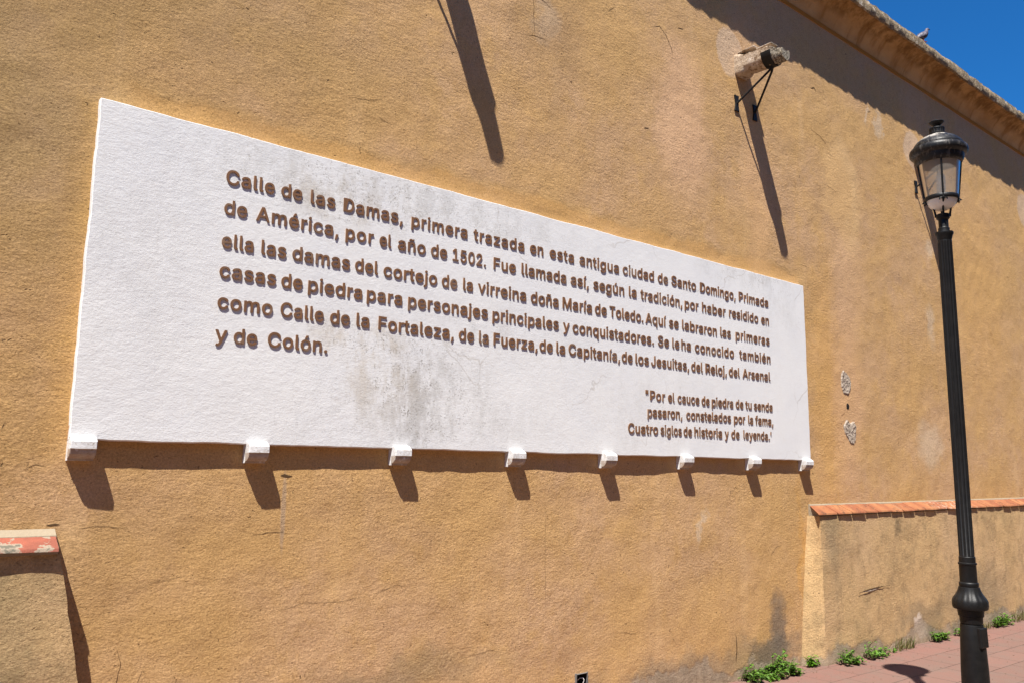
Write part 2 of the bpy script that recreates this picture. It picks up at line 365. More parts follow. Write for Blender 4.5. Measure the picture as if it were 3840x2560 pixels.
def mk_stone():
    t = NT('weathered_stone'); n = t.noise(14, 5, 0.7)
    col = t.mix(t.ramp(n, 0.35, 0.65), (0.50, 0.40, 0.30), (0.36, 0.27, 0.19))
    col = t.mix(t.ramp(t.noise(7, 4, 0.7), 0.5, 0.64), col, (0.60, 0.51, 0.42))
    col = t.mix(t.math('MULTIPLY', t.ramp(t.noise(15, 5, 0.8), 0.50, 0.62), 0.85), col, (0.16, 0.095, 0.05))
    y = t.xyz()[1]
    worn = t.ramp(t.math('ADD', y, t.math('MULTIPLY', t.math('SUBTRACT', t.noise(20, 3), 0.5), 0.12)), -0.33, -0.40)
    col = t.mix(worn, col, t.mix(t.ramp(t.noise(70, 3, 0.8), 0.4, 0.6), (0.42, 0.37, 0.29), (0.07, 0.055, 0.04)))
    h = t.math('ADD', t.math('MULTIPLY', t.noise(35, 4, 0.7), 0.012), t.math('MULTIPLY', t.math('MULTIPLY', t.noise(90, 3, 0.8), worn), 0.02))
    return t.done(col, 0.95, t.bump(h, 1.0, 0.9), 0.15)
M_stone = mk_stone()
def mk_rubble():
    t = NT('exposed_rubble')
    col = t.mix(t.ramp(t.noise(45, 4, 0.7), 0.4, 0.6), (0.50, 0.42, 0.335), (0.37, 0.30, 0.24))
    col = t.mix(t.ramp(t.noise(38, 4, 0.75, stretch=(1, 1, 1.6)), 0.56, 0.62), col, (0.06, 0.05, 0.035))
    return t.done(col, 0.95, t.bump(t.noise(50, 4, 0.7), 0.012, 0.9), 0.1)
M_rubble = mk_rubble()

def mk_iron(name, rough=0.48, base=0.0045, dome=False):
    t = NT(name)
    col = t.mix(t.ramp(t.noise(18, 4, 0.7), 0.35, 0.7), (base, base, base * 1.05), (base * 2.0, base * 1.9, base * 1.85))
    x, y, z = t.xyz()
    up = t.n.new('ShaderNodeSeparateXYZ'); t.l.new(t.geo.outputs['Normal'], up.inputs[0])
    dust = t.math('MULTIPLY', t.ramp(up.outputs[2], 0.2, 1.0), t.ramp(t.noise(30, 4, 0.7), 0.35, 0.75))
    col = t.mix(t.math('MULTIPLY', dust, 0.14), col, (0.10, 0.095, 0.09))
    if dome:
        dr = t.math('MULTIPLY', t.ramp(t.noise(26, 4, 0.7, stretch=(1, 1, 0.35)), 0.45, 0.56), t.ramp(z, 3.785, 3.828))
        col = t.mix(t.math('MULTIPLY', dr, 0.9), col, (0.62, 0.57, 0.50))
        col = t.mix(t.math('MULTIPLY', t.ramp(t.noise(40, 3, 0.7, stretch=(1, 1, 0.3)), 0.5, 0.62), 0.3), col, (0.20, 0.18, 0.16))
    return t.done(col, rough, t.bump(t.noise(120, 3, 0.6), 0.0015, 0.4), 0.28)
M_iron = mk_iron('black_iron_paint'); M_dome = mk_iron('lantern_roof_paint', 0.42, 0.009, True); M_rust = mk_iron('dark_wrought_iron', 0.6, 0.006)

def mk_glass():
    t = NT('dusty_lantern_glass')
    tr = t.n.new('ShaderNodeBsdfTransparent'); tr.inputs[0].default_value = (0.86, 0.84, 0.80, 1)
    df = t.n.new('ShaderNodeBsdfDiffuse'); df.inputs[0].default_value = (0.60, 0.55, 0.49, 1)
    tl = t.n.new('ShaderNodeBsdfTranslucent'); tl.inputs[0].default_value = (0.72, 0.67, 0.60, 1)
    gl = t.n.new('ShaderNodeBsdfGlossy'); gl.inputs['Roughness'].default_value = 0.3
    def mx(f, a, b):
        n = t.n.new('ShaderNodeMixShader'); t.set(n.inputs[0], f); t.l.new(a, n.inputs[1]); t.l.new(b, n.inputs[2]); return n.outputs[0]
    fr = t.n.new('ShaderNodeFresnel'); fr.inputs[0].default_value = 1.2
    s = mx(0.55, df.outputs[0], tl.outputs[0]); s = mx(t.ramp(t.noise(5, 3), 0.3, 0.7, 0.26, 0.42), tr.outputs[0], s); s = mx(fr.outputs[0], s, gl.outputs[0])
    t.l.new(s, t.out.inputs[0]); return t.m
M_glass = mk_glass()
def mk_bowl():
    t = NT('white_opal_bowl'); return t.done((0.72, 0.70, 0.67), 0.35, None, 0.5)
M_bowl = mk_bowl()

def mk_pavement():
    t = NT('red_pavers'); x, y, z = t.xyz()
    b = t.n.new('ShaderNodeTexBrick'); b.offset = 0.5; b.squash = 1.0
    v = t.vmath('ADD', t.pos, t.vmath('SCALE', t.vmath('SUBTRACT', t.noise(9, 3, color=True), (0.5, 0.5, 0.5)), 0.012))
    v = t.vmath('ADD', v, (0.0, 0.447, 0))
    t.l.new(v, b.inputs['Vector']); b.inputs['Scale'].default_value = 1.0
    b.inputs['Brick Width'].default_value = 0.42; b.inputs['Row Height'].default_value = 0.285; b.inputs['Mortar Size'].default_value = 0.0035; b.inputs['Mortar Smooth'].default_value = 0.2
    b.inputs['Color1'].default_value = (0.200, 0.113, 0.090, 1); b.inputs['Color2'].default_value = (0.176, 0.105, 0.084, 1); b.inputs['Mortar'].default_value = (0.050, 0.036, 0.03, 1)
    col = b.outputs[0]
    near = t.ramp(t.math('ADD', y, t.math('MULTIPLY', t.noise(3, 3), 0.5)), -0.45, 0.05)
    col = t.mix(t.math('MULTIPLY', near, 0.35), col, (0.225, 0.100, 0.080))
    col = t.mix(t.math('MULTIPLY', t.ramp(t.noise(5, 6, 0.75), 0.42, 0.66), 0.6), col, (0.165, 0.118, 0.096))
    col = t.mix(t.math('MULTIPLY', t.ramp(t.noise(90, 4, 0.75), 0.5, 0.75), 0.30), col, (0.13, 0.075, 0.060))
    col = t.mix(t.math('MULTIPLY', t.ramp(t.noise(22, 3, 0.6, stretch=(0.5, 1.4, 1)), 0.68, 0.74), 0.6), col, (0.085, 0.052, 0.042))
    h = t.math('ADD', t.math('MULTIPLY', b.outputs[1], -0.004), t.math('MULTIPLY', t.noise(80, 4, 0.7), 0.004))
    return t.done(col, 0.9, t.bump(h, 1.0, 0.6), 0.2)
M_pave = mk_pavement()
def mk_simple(name, a, b, sc=12, rough=0.95, bump=0.004):
    t = NT(name); return t.done(t.mix(t.ramp(t.noise(sc, 4, 0.7), 0.35, 0.65), a, b), rough, t.bump(t.noise(sc * 8, 3, 0.7), bump, 0.6), 0.2)
M_asphalt = mk_simple('worn_street_paving', (0.17, 0.12, 0.09), (0.13, 0.095, 0.07))
M_kerb = mk_simple('kerb_stone', (0.30, 0.28, 0.25), (0.22, 0.20, 0.18))
M_earth = mk_simple('bare_ground', (0.12, 0.09, 0.065), (0.085, 0.065, 0.045), 2)
def mk_leaf(name, a, b, c):
    t = NT(name); n = t.noise(30, 2, 0.6); col = t.mix(t.ramp(n, 0.35, 0.65), a, b)
    col = t.mix(t.ramp(t.noise(47, 1), 0.66, 0.72), col, c)
    t.done(col, 0.5, None, 0.4)
    tl = t.n.new('ShaderNodeBsdfTranslucent'); t.l.new(col, tl.inputs[0])
    mx = t.n.new('ShaderNodeMixShader'); mx.inputs[0].default_value = 0.25
    t.l.new(t.b.outputs[0], mx.inputs[1]); t.l.new(tl.outputs[0], mx.inputs[2]); t.l.new(mx.outputs[0], t.out.inputs[0])
    return t.m
M_leaf = mk_leaf('weed_leaf', (0.125, 0.25, 0.024), (0.07, 0.165, 0.020), (0.20, 0.19, 0.03))
M_leaf2 = mk_leaf('bright_leaf', (0.12, 0.27, 0.012), (0.08, 0.20, 0.012), (0.16, 0.20, 0.02))
M_dry = mk_leaf('dry_grass', (0.16, 0.13, 0.04), (0.085, 0.11, 0.025), (0.20, 0.15, 0.06))
M_stem = mk_simple('weed_stem', (0.05, 0.07, 0.02), (0.08, 0.06, 0.03), 20)
M_litter = mk_leaf('leaf_litter', (0.20, 0.14, 0.07), (0.11, 0.065, 0.035), (0.40, 0.36, 0.31))
def mk_pigeon():
    t = NT('pigeon_feathers'); x, y, z = t.xyz()
    col = t.mix(t.ramp(z, 6.44, 6.53), (0.035, 0.032, 0.038), (0.10, 0.085, 0.11))
    col = t.mix(t.ramp(t.noise(40, 3), 0.5, 0.65), col, (0.20, 0.19, 0.22))
    return t.done(col, 0.6)
M_pigeon = mk_pigeon(); M_beak = mk_simple('pigeon_beak', (0.05, 0.04, 0.04), (0.08, 0.06, 0.05), 40, 0.5)
M_legred = mk_simple('pigeon_leg', (0.25, 0.06, 0.05), (0.20, 0.05, 0.04), 40, 0.6)
M_dark = mk_simple('dark_recess', (0.012, 0.010, 0.009), (0.018, 0.015, 0.012))
M_wire = mk_simple('white_wire', (0.75, 0.73, 0.70), (0.65, 0.62, 0.58), 60, 0.4, 0.0)
M_orangewire = mk_simple('orange_wire', (0.55, 0.16, 0.05), (0.48, 0.13, 0.04), 60, 0.4, 0.0)
M_metal = mk_simple('grey_metal', (0.20, 0.19, 0.18), (0.13, 0.125, 0.12), 30, 0.5)
M_opp = mk_simple('facing_house_plaster', (0.40, 0.29, 0.19), (0.33, 0.23, 0.15), 1.5)
M_opwood = mk_simple('dark_wood', (0.07, 0.045, 0.03), (0.05, 0.03, 0.02), 6)

# ------------------------------------------------------------------ ground
def gz(x): return 0.06 - 0.0107 * x
def slope_sheet(name, x0, x1, y0, y1, dz, mat, nx=40, drop=None):
    mb = MB(); v = []; f = []
    for i in range(nx + 1):
        x = x0 + (x1 - x0) * i / nx
        v += [(x, y0, gz(x) + dz), (x, y1, gz(x) + dz)]
    for i in range(nx): f.append((2*i, 2*i+2, 2*i+3, 2*i+1))
    if drop:                                           # solid slab
        b = len(v)
        for i in range(nx + 1):
            x = x0 + (x1 - x0) * i / nx; v += [(x, y0, gz(x) + dz - drop), (x, y1, gz(x) + dz - drop)]
        for i in range(nx): f += [(b+2*i, b+2*i+1, b+2*i+3, b+2*i+2), (2*i, b+2*i, b+2*i+2, 2*i+2), (2*i+1, 2*i+3, b+2*i+3, b+2*i+1)]
    mb.add(v, f); return props(mb.obj(name, mat), kind='structure')
slope_sheet('ground', -400, 400, -400, 400, -0.16, M_earth, 40)
slope_sheet('road', -60, 80, -9.0, -2.42, -0.13, M_asphalt)
slope_sheet('pavement', -30, 50, -2.3, 0.3, 0.0, M_pave, 40, 0.15)
slope_sheet('pavement', -60, 80, -10.6, -9.0, -0.02, M_pave, 40, 0.3)
slope_sheet('kerb', -30, 50, -2.42, -2.304, 0.002, M_kerb, 40, 0.2)

# ------------------------------------------------------------------ the building
bld = thing('building', (0, 0, 0), 'long low ochre plastered building with a coved cornice, brick-capped plinths and a worn roof edge', 'building')
def wy(x, z):
    """height of the hand-floated plaster in front of the nominal wall plane"""
    if 1.60 < z < 3.30 and 0.70 < x < 6.66: return 0.0
    a = 0.0052 * fbm(x * 1.5, 3.1, z * 1.5) + 0.0030 * fbm(x * 5.0, 9.7, z * 5.0, 2) + 0.0012 * fbm(x * 16, 5.5, z * 16, 2)
    return -a
def axis(pts):
    out = []
    for (a, b, st) in pts:
        n = max(1, round((b - a) / st)); out += [a + (b - a) * i / n for i in range(n)]
    return out + [pts[-1][1]]
NICHE = (3.803, 3.898, 0.19, 0.285)
def grid_wall(xs, zs, yf, hole=None):
    v = [(x, yf(x, z), z) for z in zs for x in xs]; n = len(xs); f = []
    for j in range(len(zs) - 1):
        for i in range(n - 1):
            if hole and xs[i] >= hole[0] - 1e-6 and xs[i+1] <= hole[1] + 1e-6 and zs[j] >= hole[2] - 1e-6 and zs[j+1] <= hole[3] + 1e-6: continue
            f.append((j*n+i, j*n+i+1, (j+1)*n+i+1, (j+1)*n+i))
    return v, f
xs = axis([(-14, -2, 0.5), (-2, 3.803, 0.027), (3.803, 3.898, 0.019), (3.898, 13.6, 0.027), (13.6, 30, 0.5)])
zs = axis([(-0.3, 0.19, 0.03), (0.19, 0.285, 0.019), (0.285, 6.02, 0.027)])
wv, wf = grid_wall(xs, zs, wy, NICHE); widx = [0] * len(wf)
def ribbon(pts, width, dy=0.0012, taper=True, jag=0.6, step=0.02):
    """a crack: a thin jagged strip lying on the plaster"""
    P = [Vector((p[0], 0, p[1])) for p in pts]; line = []
    for a, b in zip(P[:-1], P[1:]):
        n = max(1, int((b - a).length / step))
        for i in range(n): line.append(a.lerp(b, i / n))
    line.append(P[-1]); n = len(line); base = len(wv)
    for i, p in enumerate(line):
        q = p + Vector((noise.noise(p * 30) * 0.012, 0, noise.noise(p * 30 + Vector((5, 5, 5))) * 0.012)) * jag
        t = (line[min(i+1, n-1)] - line[max(i-1, 0)]).normalized(); s = Vector((-t.z, 0, t.x))
        w = width * (0.55 + 0.6 * abs(noise.noise(p * 45))) * (min(1, 4 * i / n, 4 * (n - 1 - i) / n) if taper else 1)
        for sg in (-0.5, 0.5):
            r = q + s * w * sg; wv.append((r.x, wy(r.x, r.z) - dy, r.z))
    for i in range(n - 1):
        wf.append((base+2*i, base+2*i+1, base+2*i+3, base+2*i+2)); widx.append(1)
for pts, wd in [([(3.534, 1.395), (3.530, 1.15), (3.538, 0.9), (3.54, 0.70)], 0.0022),
                ([(1.60, 1.245), (1.72, 1.26), (1.80, 1.25)], 0.003), ([(0.80, 1.31), (0.93, 1.312), (1.05, 1.30)], 0.003),
                ([(1.70, 0.86), (1.9, 0.90), (2.1, 0.885), (2.3, 0.91)], 0.0022), ([(2.3, 0.91), (2.45, 0.945), (2.52, 0.93)], 0.0022),
                ([(1.02, 0.80), (1.05, 0.72), (1.03, 0.62), (1.0, 0.55)], 0.003), ([(1.15, 0.70), (1.12, 0.62), (1.09, 0.55)], 0.002),
                ([(1.03, 1.02), (1.2, 1.06), (1.32, 1.075)], 0.002), ([(0.5, 1.72), (0.52, 1.76)], 0.004),
                ([(0.58, 1.545), (0.64, 1.58), (0.70, 1.57)], 0.003), ([(0.3, 1.52), (0.42, 1.50)], 0.002),
                ([(4.62, 5.06), (4.72, 5.10), (4.80, 5.05), (4.86, 4.95), (4.88, 4.86)], 0.006), ([(4.95, 5.17), (5.02, 5.19)], 0.01), ([(4.13, 5.0), (4.22, 5.08)], 0.004),
                ([(3.36, 4.92), (3.40, 4.80), (3.395, 4.68), (3.41, 4.50)], 0.005), ([(3.40, 4.86), (3.5, 4.83), (3.58, 4.80)], 0.004), ([(3.33, 4.52), (3.42, 4.545), (3.52, 4.54)], 0.006), ([(3.2, 4.9), (3.26, 4.97)], 0.004),
                ([(4.52, 4.18), (4.58, 4.20)], 0.012), ([(6.9, 4.85), (7.1, 4.82), (7.25, 4.74)], 0.005), ([(6.6, 3.47), (6.78, 3.455)], 0.004),
                ([(7.1, 4.36), (7.3, 4.32), (7.42, 4.28)], 0.003), ([(8.05, 5.36), (8.12, 5.39)], 0.008),
                ([(5.50, 0.36), (5.51, 0.25), (5.495, 0.12)], 0.014), ([(2.0, 3.66), (2.15, 3.68), (2.25, 3.72)], 0.003), ([(2.2, 3.60), (2.3, 3.58)], 0.003),
                ([(6.50, 1.62), (6.56, 1.60)], 0.006), ([(1.735, 1.54), (1.805, 1.535)], 0.02), ([(0.70, 1.325), (0.76, 1.33)], 0.012), ([(6.0, 0.9), (6.1, 0.98), (6.17, 0.97)], 0.004), ([(9.6, 1.62), (9.72, 1.66), (9.8, 1.60)], 0.008), ([(2.9, 0.5), (3.1, 0.52), (3.2, 0.50)], 0.002),
                ([(4.2, 0.5), (4.4, 0.47)], 0.003), ([(0.05, 2.9), (0.12, 2.93)], 0.004), ([(6.95, 5.28), (7.02, 5.31), (7.05, 5.27)], 0.02)]:
    ribbon(pts, wd)
# back and ends of the block, so that it is solid
b0 = len(wv); wv += [(-14, 0, -0.3), (-14, 9, -0.3), (-14, 9, 6.3), (-14, 0, 6.02), (30, 0, -0.3), (30, 9, -0.3), (30, 9, 6.3), (30, 0, 6.02)]
for q in ((0, 3, 2, 1), (4, 5, 6, 7), (1, 2, 6, 5)): wf.append(tuple(b0 + i for i in q)); widx.append(0)
mesh_obj('wall', wv, wf, None, bld, True, [M_wall, M_crack], widx)

# cornice: thin band, cove, rough lip
cx = axis([(-14, -1, 0.4), (-1, 14, 0.05), (14, 30, 0.4)])
rings = []
for x in cx:
    w1 = 0.024 * fbm(x * 1.3, 7.7, 0.3, 2) + 0.008 * fbm(x * 5, 2.2, 1.1, 2) + 0.006 * fbm(x * 22, 4, 8, 2)
    w2 = 0.010 * fbm(x * 6, 1.2, 4.4, 3) + 0.010 * fbm(x * 25, 3, 2, 2)
    w3 = 0.012 * fbm(x * 2.2, 8, 8, 2) + 0.010 * fbm(x * 18, 6, 1, 2)
    r = [(x, 0.03, 6.015), (x, -0.008, 6.015), (x, -0.012, 6.05), (x, -0.002, 6.056)]
    for k in range(9):
        a = (math.pi / 2) * k / 8
        r.append((x, -0.006 - 0.228 * (1 - math.cos(a)) ** 0.8 , 6.06 + 0.205 * math.sin(a) ** 1.1 + w1 * 0.4 * k / 8))
    r += [(x, -0.240 + w2 * 0.3, 6.262 + w1), (x, -0.256 + w2, 6.272 + w1), (x, -0.262 + w2, 6.33 + w3 * 0.4), (x, -0.252 + w2, 6.378 + w3), (x, -0.225, 6.392 + w3), (x, 0.03, 6.40)]
    rings.append(r)
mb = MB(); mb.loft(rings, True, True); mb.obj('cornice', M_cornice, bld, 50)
mb = MB(); mb.box(-14, 30, 0.035, 9, 6.31, 6.41); mb.obj('roof', M_roof, bld)

# plinths
def coping(parent, x0, x1, mat, pitch, skew, gap, seed, haunch, wig=1.0):
    rnd = random.Random(seed); mb = MB(); mm = MB(); x = x0; first = True; pitch = (x1 - x0) / round((x1 - x0) / pitch)
    while x < x1 - 0.12:
        w = pitch * rnd.uniform(0.93, 1.06)
        if x1 - x - w < pitch * 0.5: w = x1 - x
        a0, a1 = x + gap / 2, x + w - gap / 2
        dz = rnd.uniform(-0.003, 0.003) * wig; dy = rnd.uniform(-0.006, 0.004) * wig; tl = rnd.uniform(-0.003, 0.003) * wig
        s0 = skew if first else 0.0; first = False
        top = [(a0, -0.012, 1.300 + dz), (a1, -0.012, 1.300 + dz), (a1, -0.137 + dy, 1.240 + dz + tl), (a0 - s0, -0.137 + dy, 1.240 + dz - tl)]
        nrm = Vector((0, 0.43, 0.9)) * -0.017
        bot = [tuple(Vector(p) + nrm) for p in top]
        mb.add(top + bot, [(0, 1, 2, 3), (7, 6, 5, 4), (0, 4, 5, 1), (1, 5, 6, 2), (2, 6, 7, 3), (3, 7, 4, 0)])
        x += w
    o = mb.obj('coping', mat, parent, bevel=0.003)
    # mortar bed under and between the tiles, and the haunch against the wall
    n = 200; rr = []
    for i in range(n + 1):
        x = x0 + 0.004 + (x1 - x0 - 0.008) * i / n; e = 0.004 * fbm(x * 9, 1, seed, 2)
        rr.append([(x, 0.01, 1.310 + e), (x, -0.006, 1.310 + e), (x, -haunch + e * 2, 1.3050 - (haunch - 0.010) * 0.478), (x, -haunch - 0.003, 1.2955 - (haunch - 0.014) * 0.478 - 0.003), (x, -0.1265, 1.2400), (x, -0.120, 1.214), (x, 0.01, 1.214)])
    mm.loft(rr); k = mm.obj('mortar_bed', M_mortar, o); 
    return o
def plinth_mesh(x0, x1, x0b=None, x1b=None, seed=0.0, ztop=1.214, yf=-0.10):
    px = axis([(0, 1, 1.0 / max(2, round((x1 - x0) / 0.04)))]); pz = axis([(-0.3, ztop, 0.04)])
    def X(u, z):
        k = (ztop - z) / ztop
        l = x0 + ((x0b - x0) * k if x0b is not None else 0); r = x1 + ((x1b - x1) * k if x1b is not None else 0)
        return l + (r - l) * u
    v = []; f = []; n = len(px)
    for z in pz:
        for u in px:
            x = X(u, z); e = 0.006 * fbm(x * 1.8, seed, z * 1.8) + 0.003 * fbm(x * 7, seed + 3, z * 7, 2)
            ed = 0.006 * fbm(3.0, seed, z * 14, 3) if u in (0, 1) or u > 0.999 else 0.0
            v.append((x + ed, yf - e + (0.003 if (u == 0 or u > 0.999) else 0), z))
    for j in range(len(pz) - 1):
        for i in range(n - 1): f.append((j*n+i, j*n+i+1, (j+1)*n+i+1, (j+1)*n+i))
    return v, f, pz, n
# right plinth: its near end flares out to the wall
v, f, pz, n = plinth_mesh(6.572, 14.0, seed=2.0, yf=-0.1265)
b = len(v); m_ = len(pz)
for j, z in enumerate(pz):
    k = min(1.0, max(0.0, (1.24 - z) / 1.24)); p0 = v[j * n]
    xw = 6.575 - 0.21 * k
    for s in (0.33, 0.66, 1.0):
        bow = 0.012 * math.sin(math.pi * s)
        v.append((p0[0] + (xw - p0[0]) * s + bow, p0[1] + (0.012 - p0[1]) * s + 0.004 * fbm(z * 5, s * 3, 1, 2), z))
for j in range(m_ - 1):
    r0 = [j * n, b + 3*j, b + 3*j + 1, b + 3*j + 2]; r1 = [(j+1) * n, b + 3*(j+1), b + 3*(j+1) + 1, b + 3*(j+1) + 2]
    for q in range(3): f.append((r0[q+1], r0[q], r1[q], r1[q+1]))
b = len(v); v += [(14, -0.1265, -0.3), (30, -0.1265, -0.3), (30, -0.1265, 1.214), (14, -0.1265, 1.214), (6.59, 0.01, 1.2135), (30, 0.01, 1.2135), (30, -0.1265, 1.2135), (6.60, -0.10, 1.2135)]
f += [(b, b+1, b+2, b+3), (b+4, b+7, b+6, b+5)]
pr = mesh_obj('plinth', v, f, M_plinth, bld, True); fix_normals(pr); pr.data.set_sharp_from_angle(angle=R(40))
coping(pr, 6.595, 29.9, M_tile, 0.243, 0.075, 0.009, 11, 0.015)
# left plinth, its end face square to the wall
v, f, pz, n = plinth_mesh(-3.0, 0.749, x1b=1.000, seed=5.0, yf=-0.114)
b = len(v)
for j, z in enumerate(pz):
    p0 = v[j * n + n - 1]; v.append((p0[0] - 0.012, 0.012, z))
for j in range(len(pz) - 1): f.append((j*n + n-1, b + j, b + j + 1, (j+1)*n + n-1))
b = len(v); v += [(-3, 0.01, 1.2135), (0.742, 0.01, 1.2135), (0.742, -0.09, 1.2135), (-3, -0.09, 1.2135), (-14, -0.114, -0.3), (-3, -0.114, -0.3), (-3, -0.114, 1.2135), (-14, -0.114, 1.2135)]
f += [(b, b+3, b+2, b+1), (b+4, b+5, b+6, b+7)]
pl = mesh_obj('plinth', v, f, M_plinth, bld, True); fix_normals(pl); pl.data.set_sharp_from_angle(angle=R(40))
coping(pl, -13.9, 0.742, M_redtile, 0.2425, 0.0, 0.010, 4, 0.052)

# bare rubble showing through, and the drilled hole between
def rubble(name, cx, cz, outline, mat, depth=0.007, rough=0.0042):
    mb = MB(); v = [(cx, wy(cx, cz) - depth, cz)]; rings = 7; n = 40; f = []
    for k in range(1, rings + 1):
        s = k / rings
        for a in range(n):
            t = a / n * len(outline); i = int(t); u = t - i; p = outline[i]; q = outline[(i + 1) % len(outline)]
            ox, oz = p[0] + (q[0] - p[0]) * u, p[1] + (q[1] - p[1]) * u
            j = 1 + 0.10 * noise.noise(Vector((ox * 40, oz * 40, cx)))
            x, z = cx + ox * s * j, cz + oz * s * j
            y = wy(x, z) + (0.003 if k == rings else -depth + rough * noise.noise(Vector((x * 75, z * 75, 3))) * 1.6)
            v.append((x, y, z))
    for a in range(n): f.append((0, 1 + a, 1 + (a + 1) % n))
    for k in range(rings - 1):
        for a in range(n):
            b = (a + 1) % n; f.append((1 + k*n + a, 1 + (k+1)*n + a, 1 + (k+1)*n + b, 1 + k*n + b))
    return mesh_obj(name, v, f, mat, bld)
rubble('exposed_stone', 7.335, 2.435, [(-0.04, 0.12), (0.02, 0.095), (0.085, 0.055), (0.105, 0.0), (0.085, -0.06), (0.03, -0.125), (-0.05, -0.11), (-0.085, -0.05), (-0.085, 0.03), (-0.075, 0.09)], M_rubble)
rubble('exposed_stone', 7.375, 1.97, [(-0.06, 0.125), (0.0, 0.085), (0.07, 0.105), (0.115, 0.075), (0.11, 0.0), (0.105, -0.06), (0.06, -0.125), (0.0, -0.12), (-0.06, -0.06), (-0.11, -0.01), (-0.115, 0.06)], M_rubble)
rubble('drilled_hole', 7.35, 2.209, [(0.0, 0.036), (0.026, 0.02), (0.03, 0.0), (0.02, -0.028), (0.0, -0.036), (-0.022, -0.026), (-0.028, 0.0), (-0.02, 0.024)], M_dark, 0.0015, 0.0)
# gash in the right plinth
mb = MB(); n = 30; top = []; bot = []
for i in range(n + 1):
    u = i / n; x = 7.13 + 0.575 * u; z = 0.532 + 0.014 * math.sin(math.pi * u) ** 0.7 + 0.020 * u
    h = 0.020 * math.sin(math.pi * min(1, u * 1.25)) ** 1.3 if u < 0.8 else 0.002
    top.append((x, -0.135 - 0.002 * noise.noise(Vector((x * 30, 0, 0))), z + 0.004 * noise.noise(Vector((x * 40, 1, 0))))); bot.append((x, -0.135, z - max(h, 0.002)))
mb.add(top + bot, [(n + 1 + i, n + 2 + i, i + 1, i) for i in range(n)]); g_ = mb.obj('gash', M_rubble, pr)
mb = MB()
up_ = [(p[0], p[1] - 0.001, p[2] + 0.002) for p in top]; lo_ = [(p[0], p[1] - 0.0015, p[2] - (0.007 + 0.004 * noise.noise(Vector((p[0] * 60, 2, 2)))) * (1 if 0.15 < i / n < 0.75 else 0.3)) for i, p in enumerate(top)]
mb.add(up_ + lo_, [(n + 1 + i, n + 2 + i, i + 1, i) for i in range(n)]); mb.obj('crack', M_crack, pr)

# ------------------------------------------------------------------ unseen house across the narrow street, added to block sky light
opp = thing('building', (4, -10.6, 0), 'unseen plastered house across the street, added to keep sky light off the inscription wall', 'building')
mb = MB(); mb.box(-40, 60, -18, -10.6, -0.4, 8.6); mb.obj('wall', M_opp, opp)
mb = MB(); mb.box(-40, 60, -10.596, -10.35, 8.3, 8.75); mb.obj('cornice', M_opp, opp, bevel=0.05)
for k in range(-6, 10):
    mb = MB(); x = k * 4.0 + 1.0; mb.box(x - 0.7, x + 0.7, -10.598, -10.52, 0.02 if k % 3 == 0 else 1.1, 3.0)
    w_ = mb.obj('door' if k % 3 == 0 else 'shutter', M_opwood, opp, bevel=0.02)
    mb = MB(); mb.box(x - 0.6, x + 0.6, -10.598, -10.52, 4.6, 6.9); mb.obj('shutter', M_opwood, opp, bevel=0.02)

# ------------------------------------------------------------------ junction box in its niche
jb = thing('junction_box', (3.85, 0, 0.237), 'small open junction box with loose wires sunk into the foot of the wall', 'junction box')
x0, x1, z0, z1 = NICHE; mb = MB()
mb.add([(x0, 0.002, z0), (x1, 0.002, z0), (x1, 0.002, z1), (x0, 0.002, z1), (x0, 0.06, z0), (x1, 0.06, z0), (x1, 0.06, z1), (x0, 0.06, z1)],
       [(0, 1, 5, 4), (1, 2, 6, 5), (2, 3, 7, 6), (3, 0, 4, 7), (4, 5, 6, 7)])
mb.obj('box', M_dark, jb)
mb = MB(); t_ = 0.007
for (a, b_, c, d) in ((x0 - t_, x0, z0 - t_, z1 + t_), (x1, x1 + 0.003, z0 - t_, z1 + t_), (x0, x1, z1, z1 + 0.003), (x0, x1, z0 - t_, z0)): mb.box(a, b_, -0.012, 0.004, c, d)
mb.obj('frame', M_metal, jb)
mb = MB(); mb.tube([(3.845, 0.03, 0.24), (3.852, 0.012, 0.255), (3.866, 0.0, 0.258), (3.874, -0.004, 0.245), (3.870, 0.0, 0.225), (3.860, 0.02, 0.205)], 0.003, 6); mb.obj('wire', M_wire, jb, 60)
mb = MB(); mb.tube([(3.830, 0.02, 0.205), (3.842, 0.004, 0.214), (3.858, 0.004, 0.210), (3.866, 0.03, 0.203)], 0.0045, 6); mb.obj('wire', M_wire, jb, 60)
mb = MB(); mb.tube([(3.815, 0.03, 0.200), (3.828, 0.006, 0.206), (3.848, 0.002, 0.203), (3.868, 0.02, 0.196)], 0.004, 6); mb.obj('wire', M_orangewire, jb, 60)

# ------------------------------------------------------------------ the inscription panel
sign = thing('inscription_panel', (3.678, 0, 1.693), 'big white plastered wall panel on corbels with an inscription in raised brown letters', 'wall sign')
PX0, PX1, PZ0, PZ1 = 0.756, 6.600, 1.693, 3.249; DP = 0.040
def pe(x, z):            # the hand-made edges wander
    k = 0.0045
    ex = k * fbm(2.0, 1.0, z * 5) + 0.002 * fbm(7, 3, z * 22, 2); ez = k * 1.1 * fbm(x * 3.2, 4.0, 2.0) + 0.002 * fbm(x * 20, 1, 9, 2)
    return ex, ez
nx, nz = 230, 62; v = []; f = []; midx = []
for j in range(nz + 1):
    for i in range(nx + 1):
        u, w = i / nx, j / nz; x = PX0 + (PX1 - PX0) * u; z = PZ0 + (PZ1 - PZ0) * w
        ex, ez = pe(x, z); eu = min(u, 1 - u) * (PX1 - PX0); ew = min(w, 1 - w) * (PZ1 - PZ0)
        x += ex * max(0, 1 - eu / 0.1); z += ez * max(0, 1 - ew / 0.1)
        y = -DP + 0.0011 * fbm(x * 2, 6, z * 2)
        v.append((x, y, z))
W1 = nx + 1
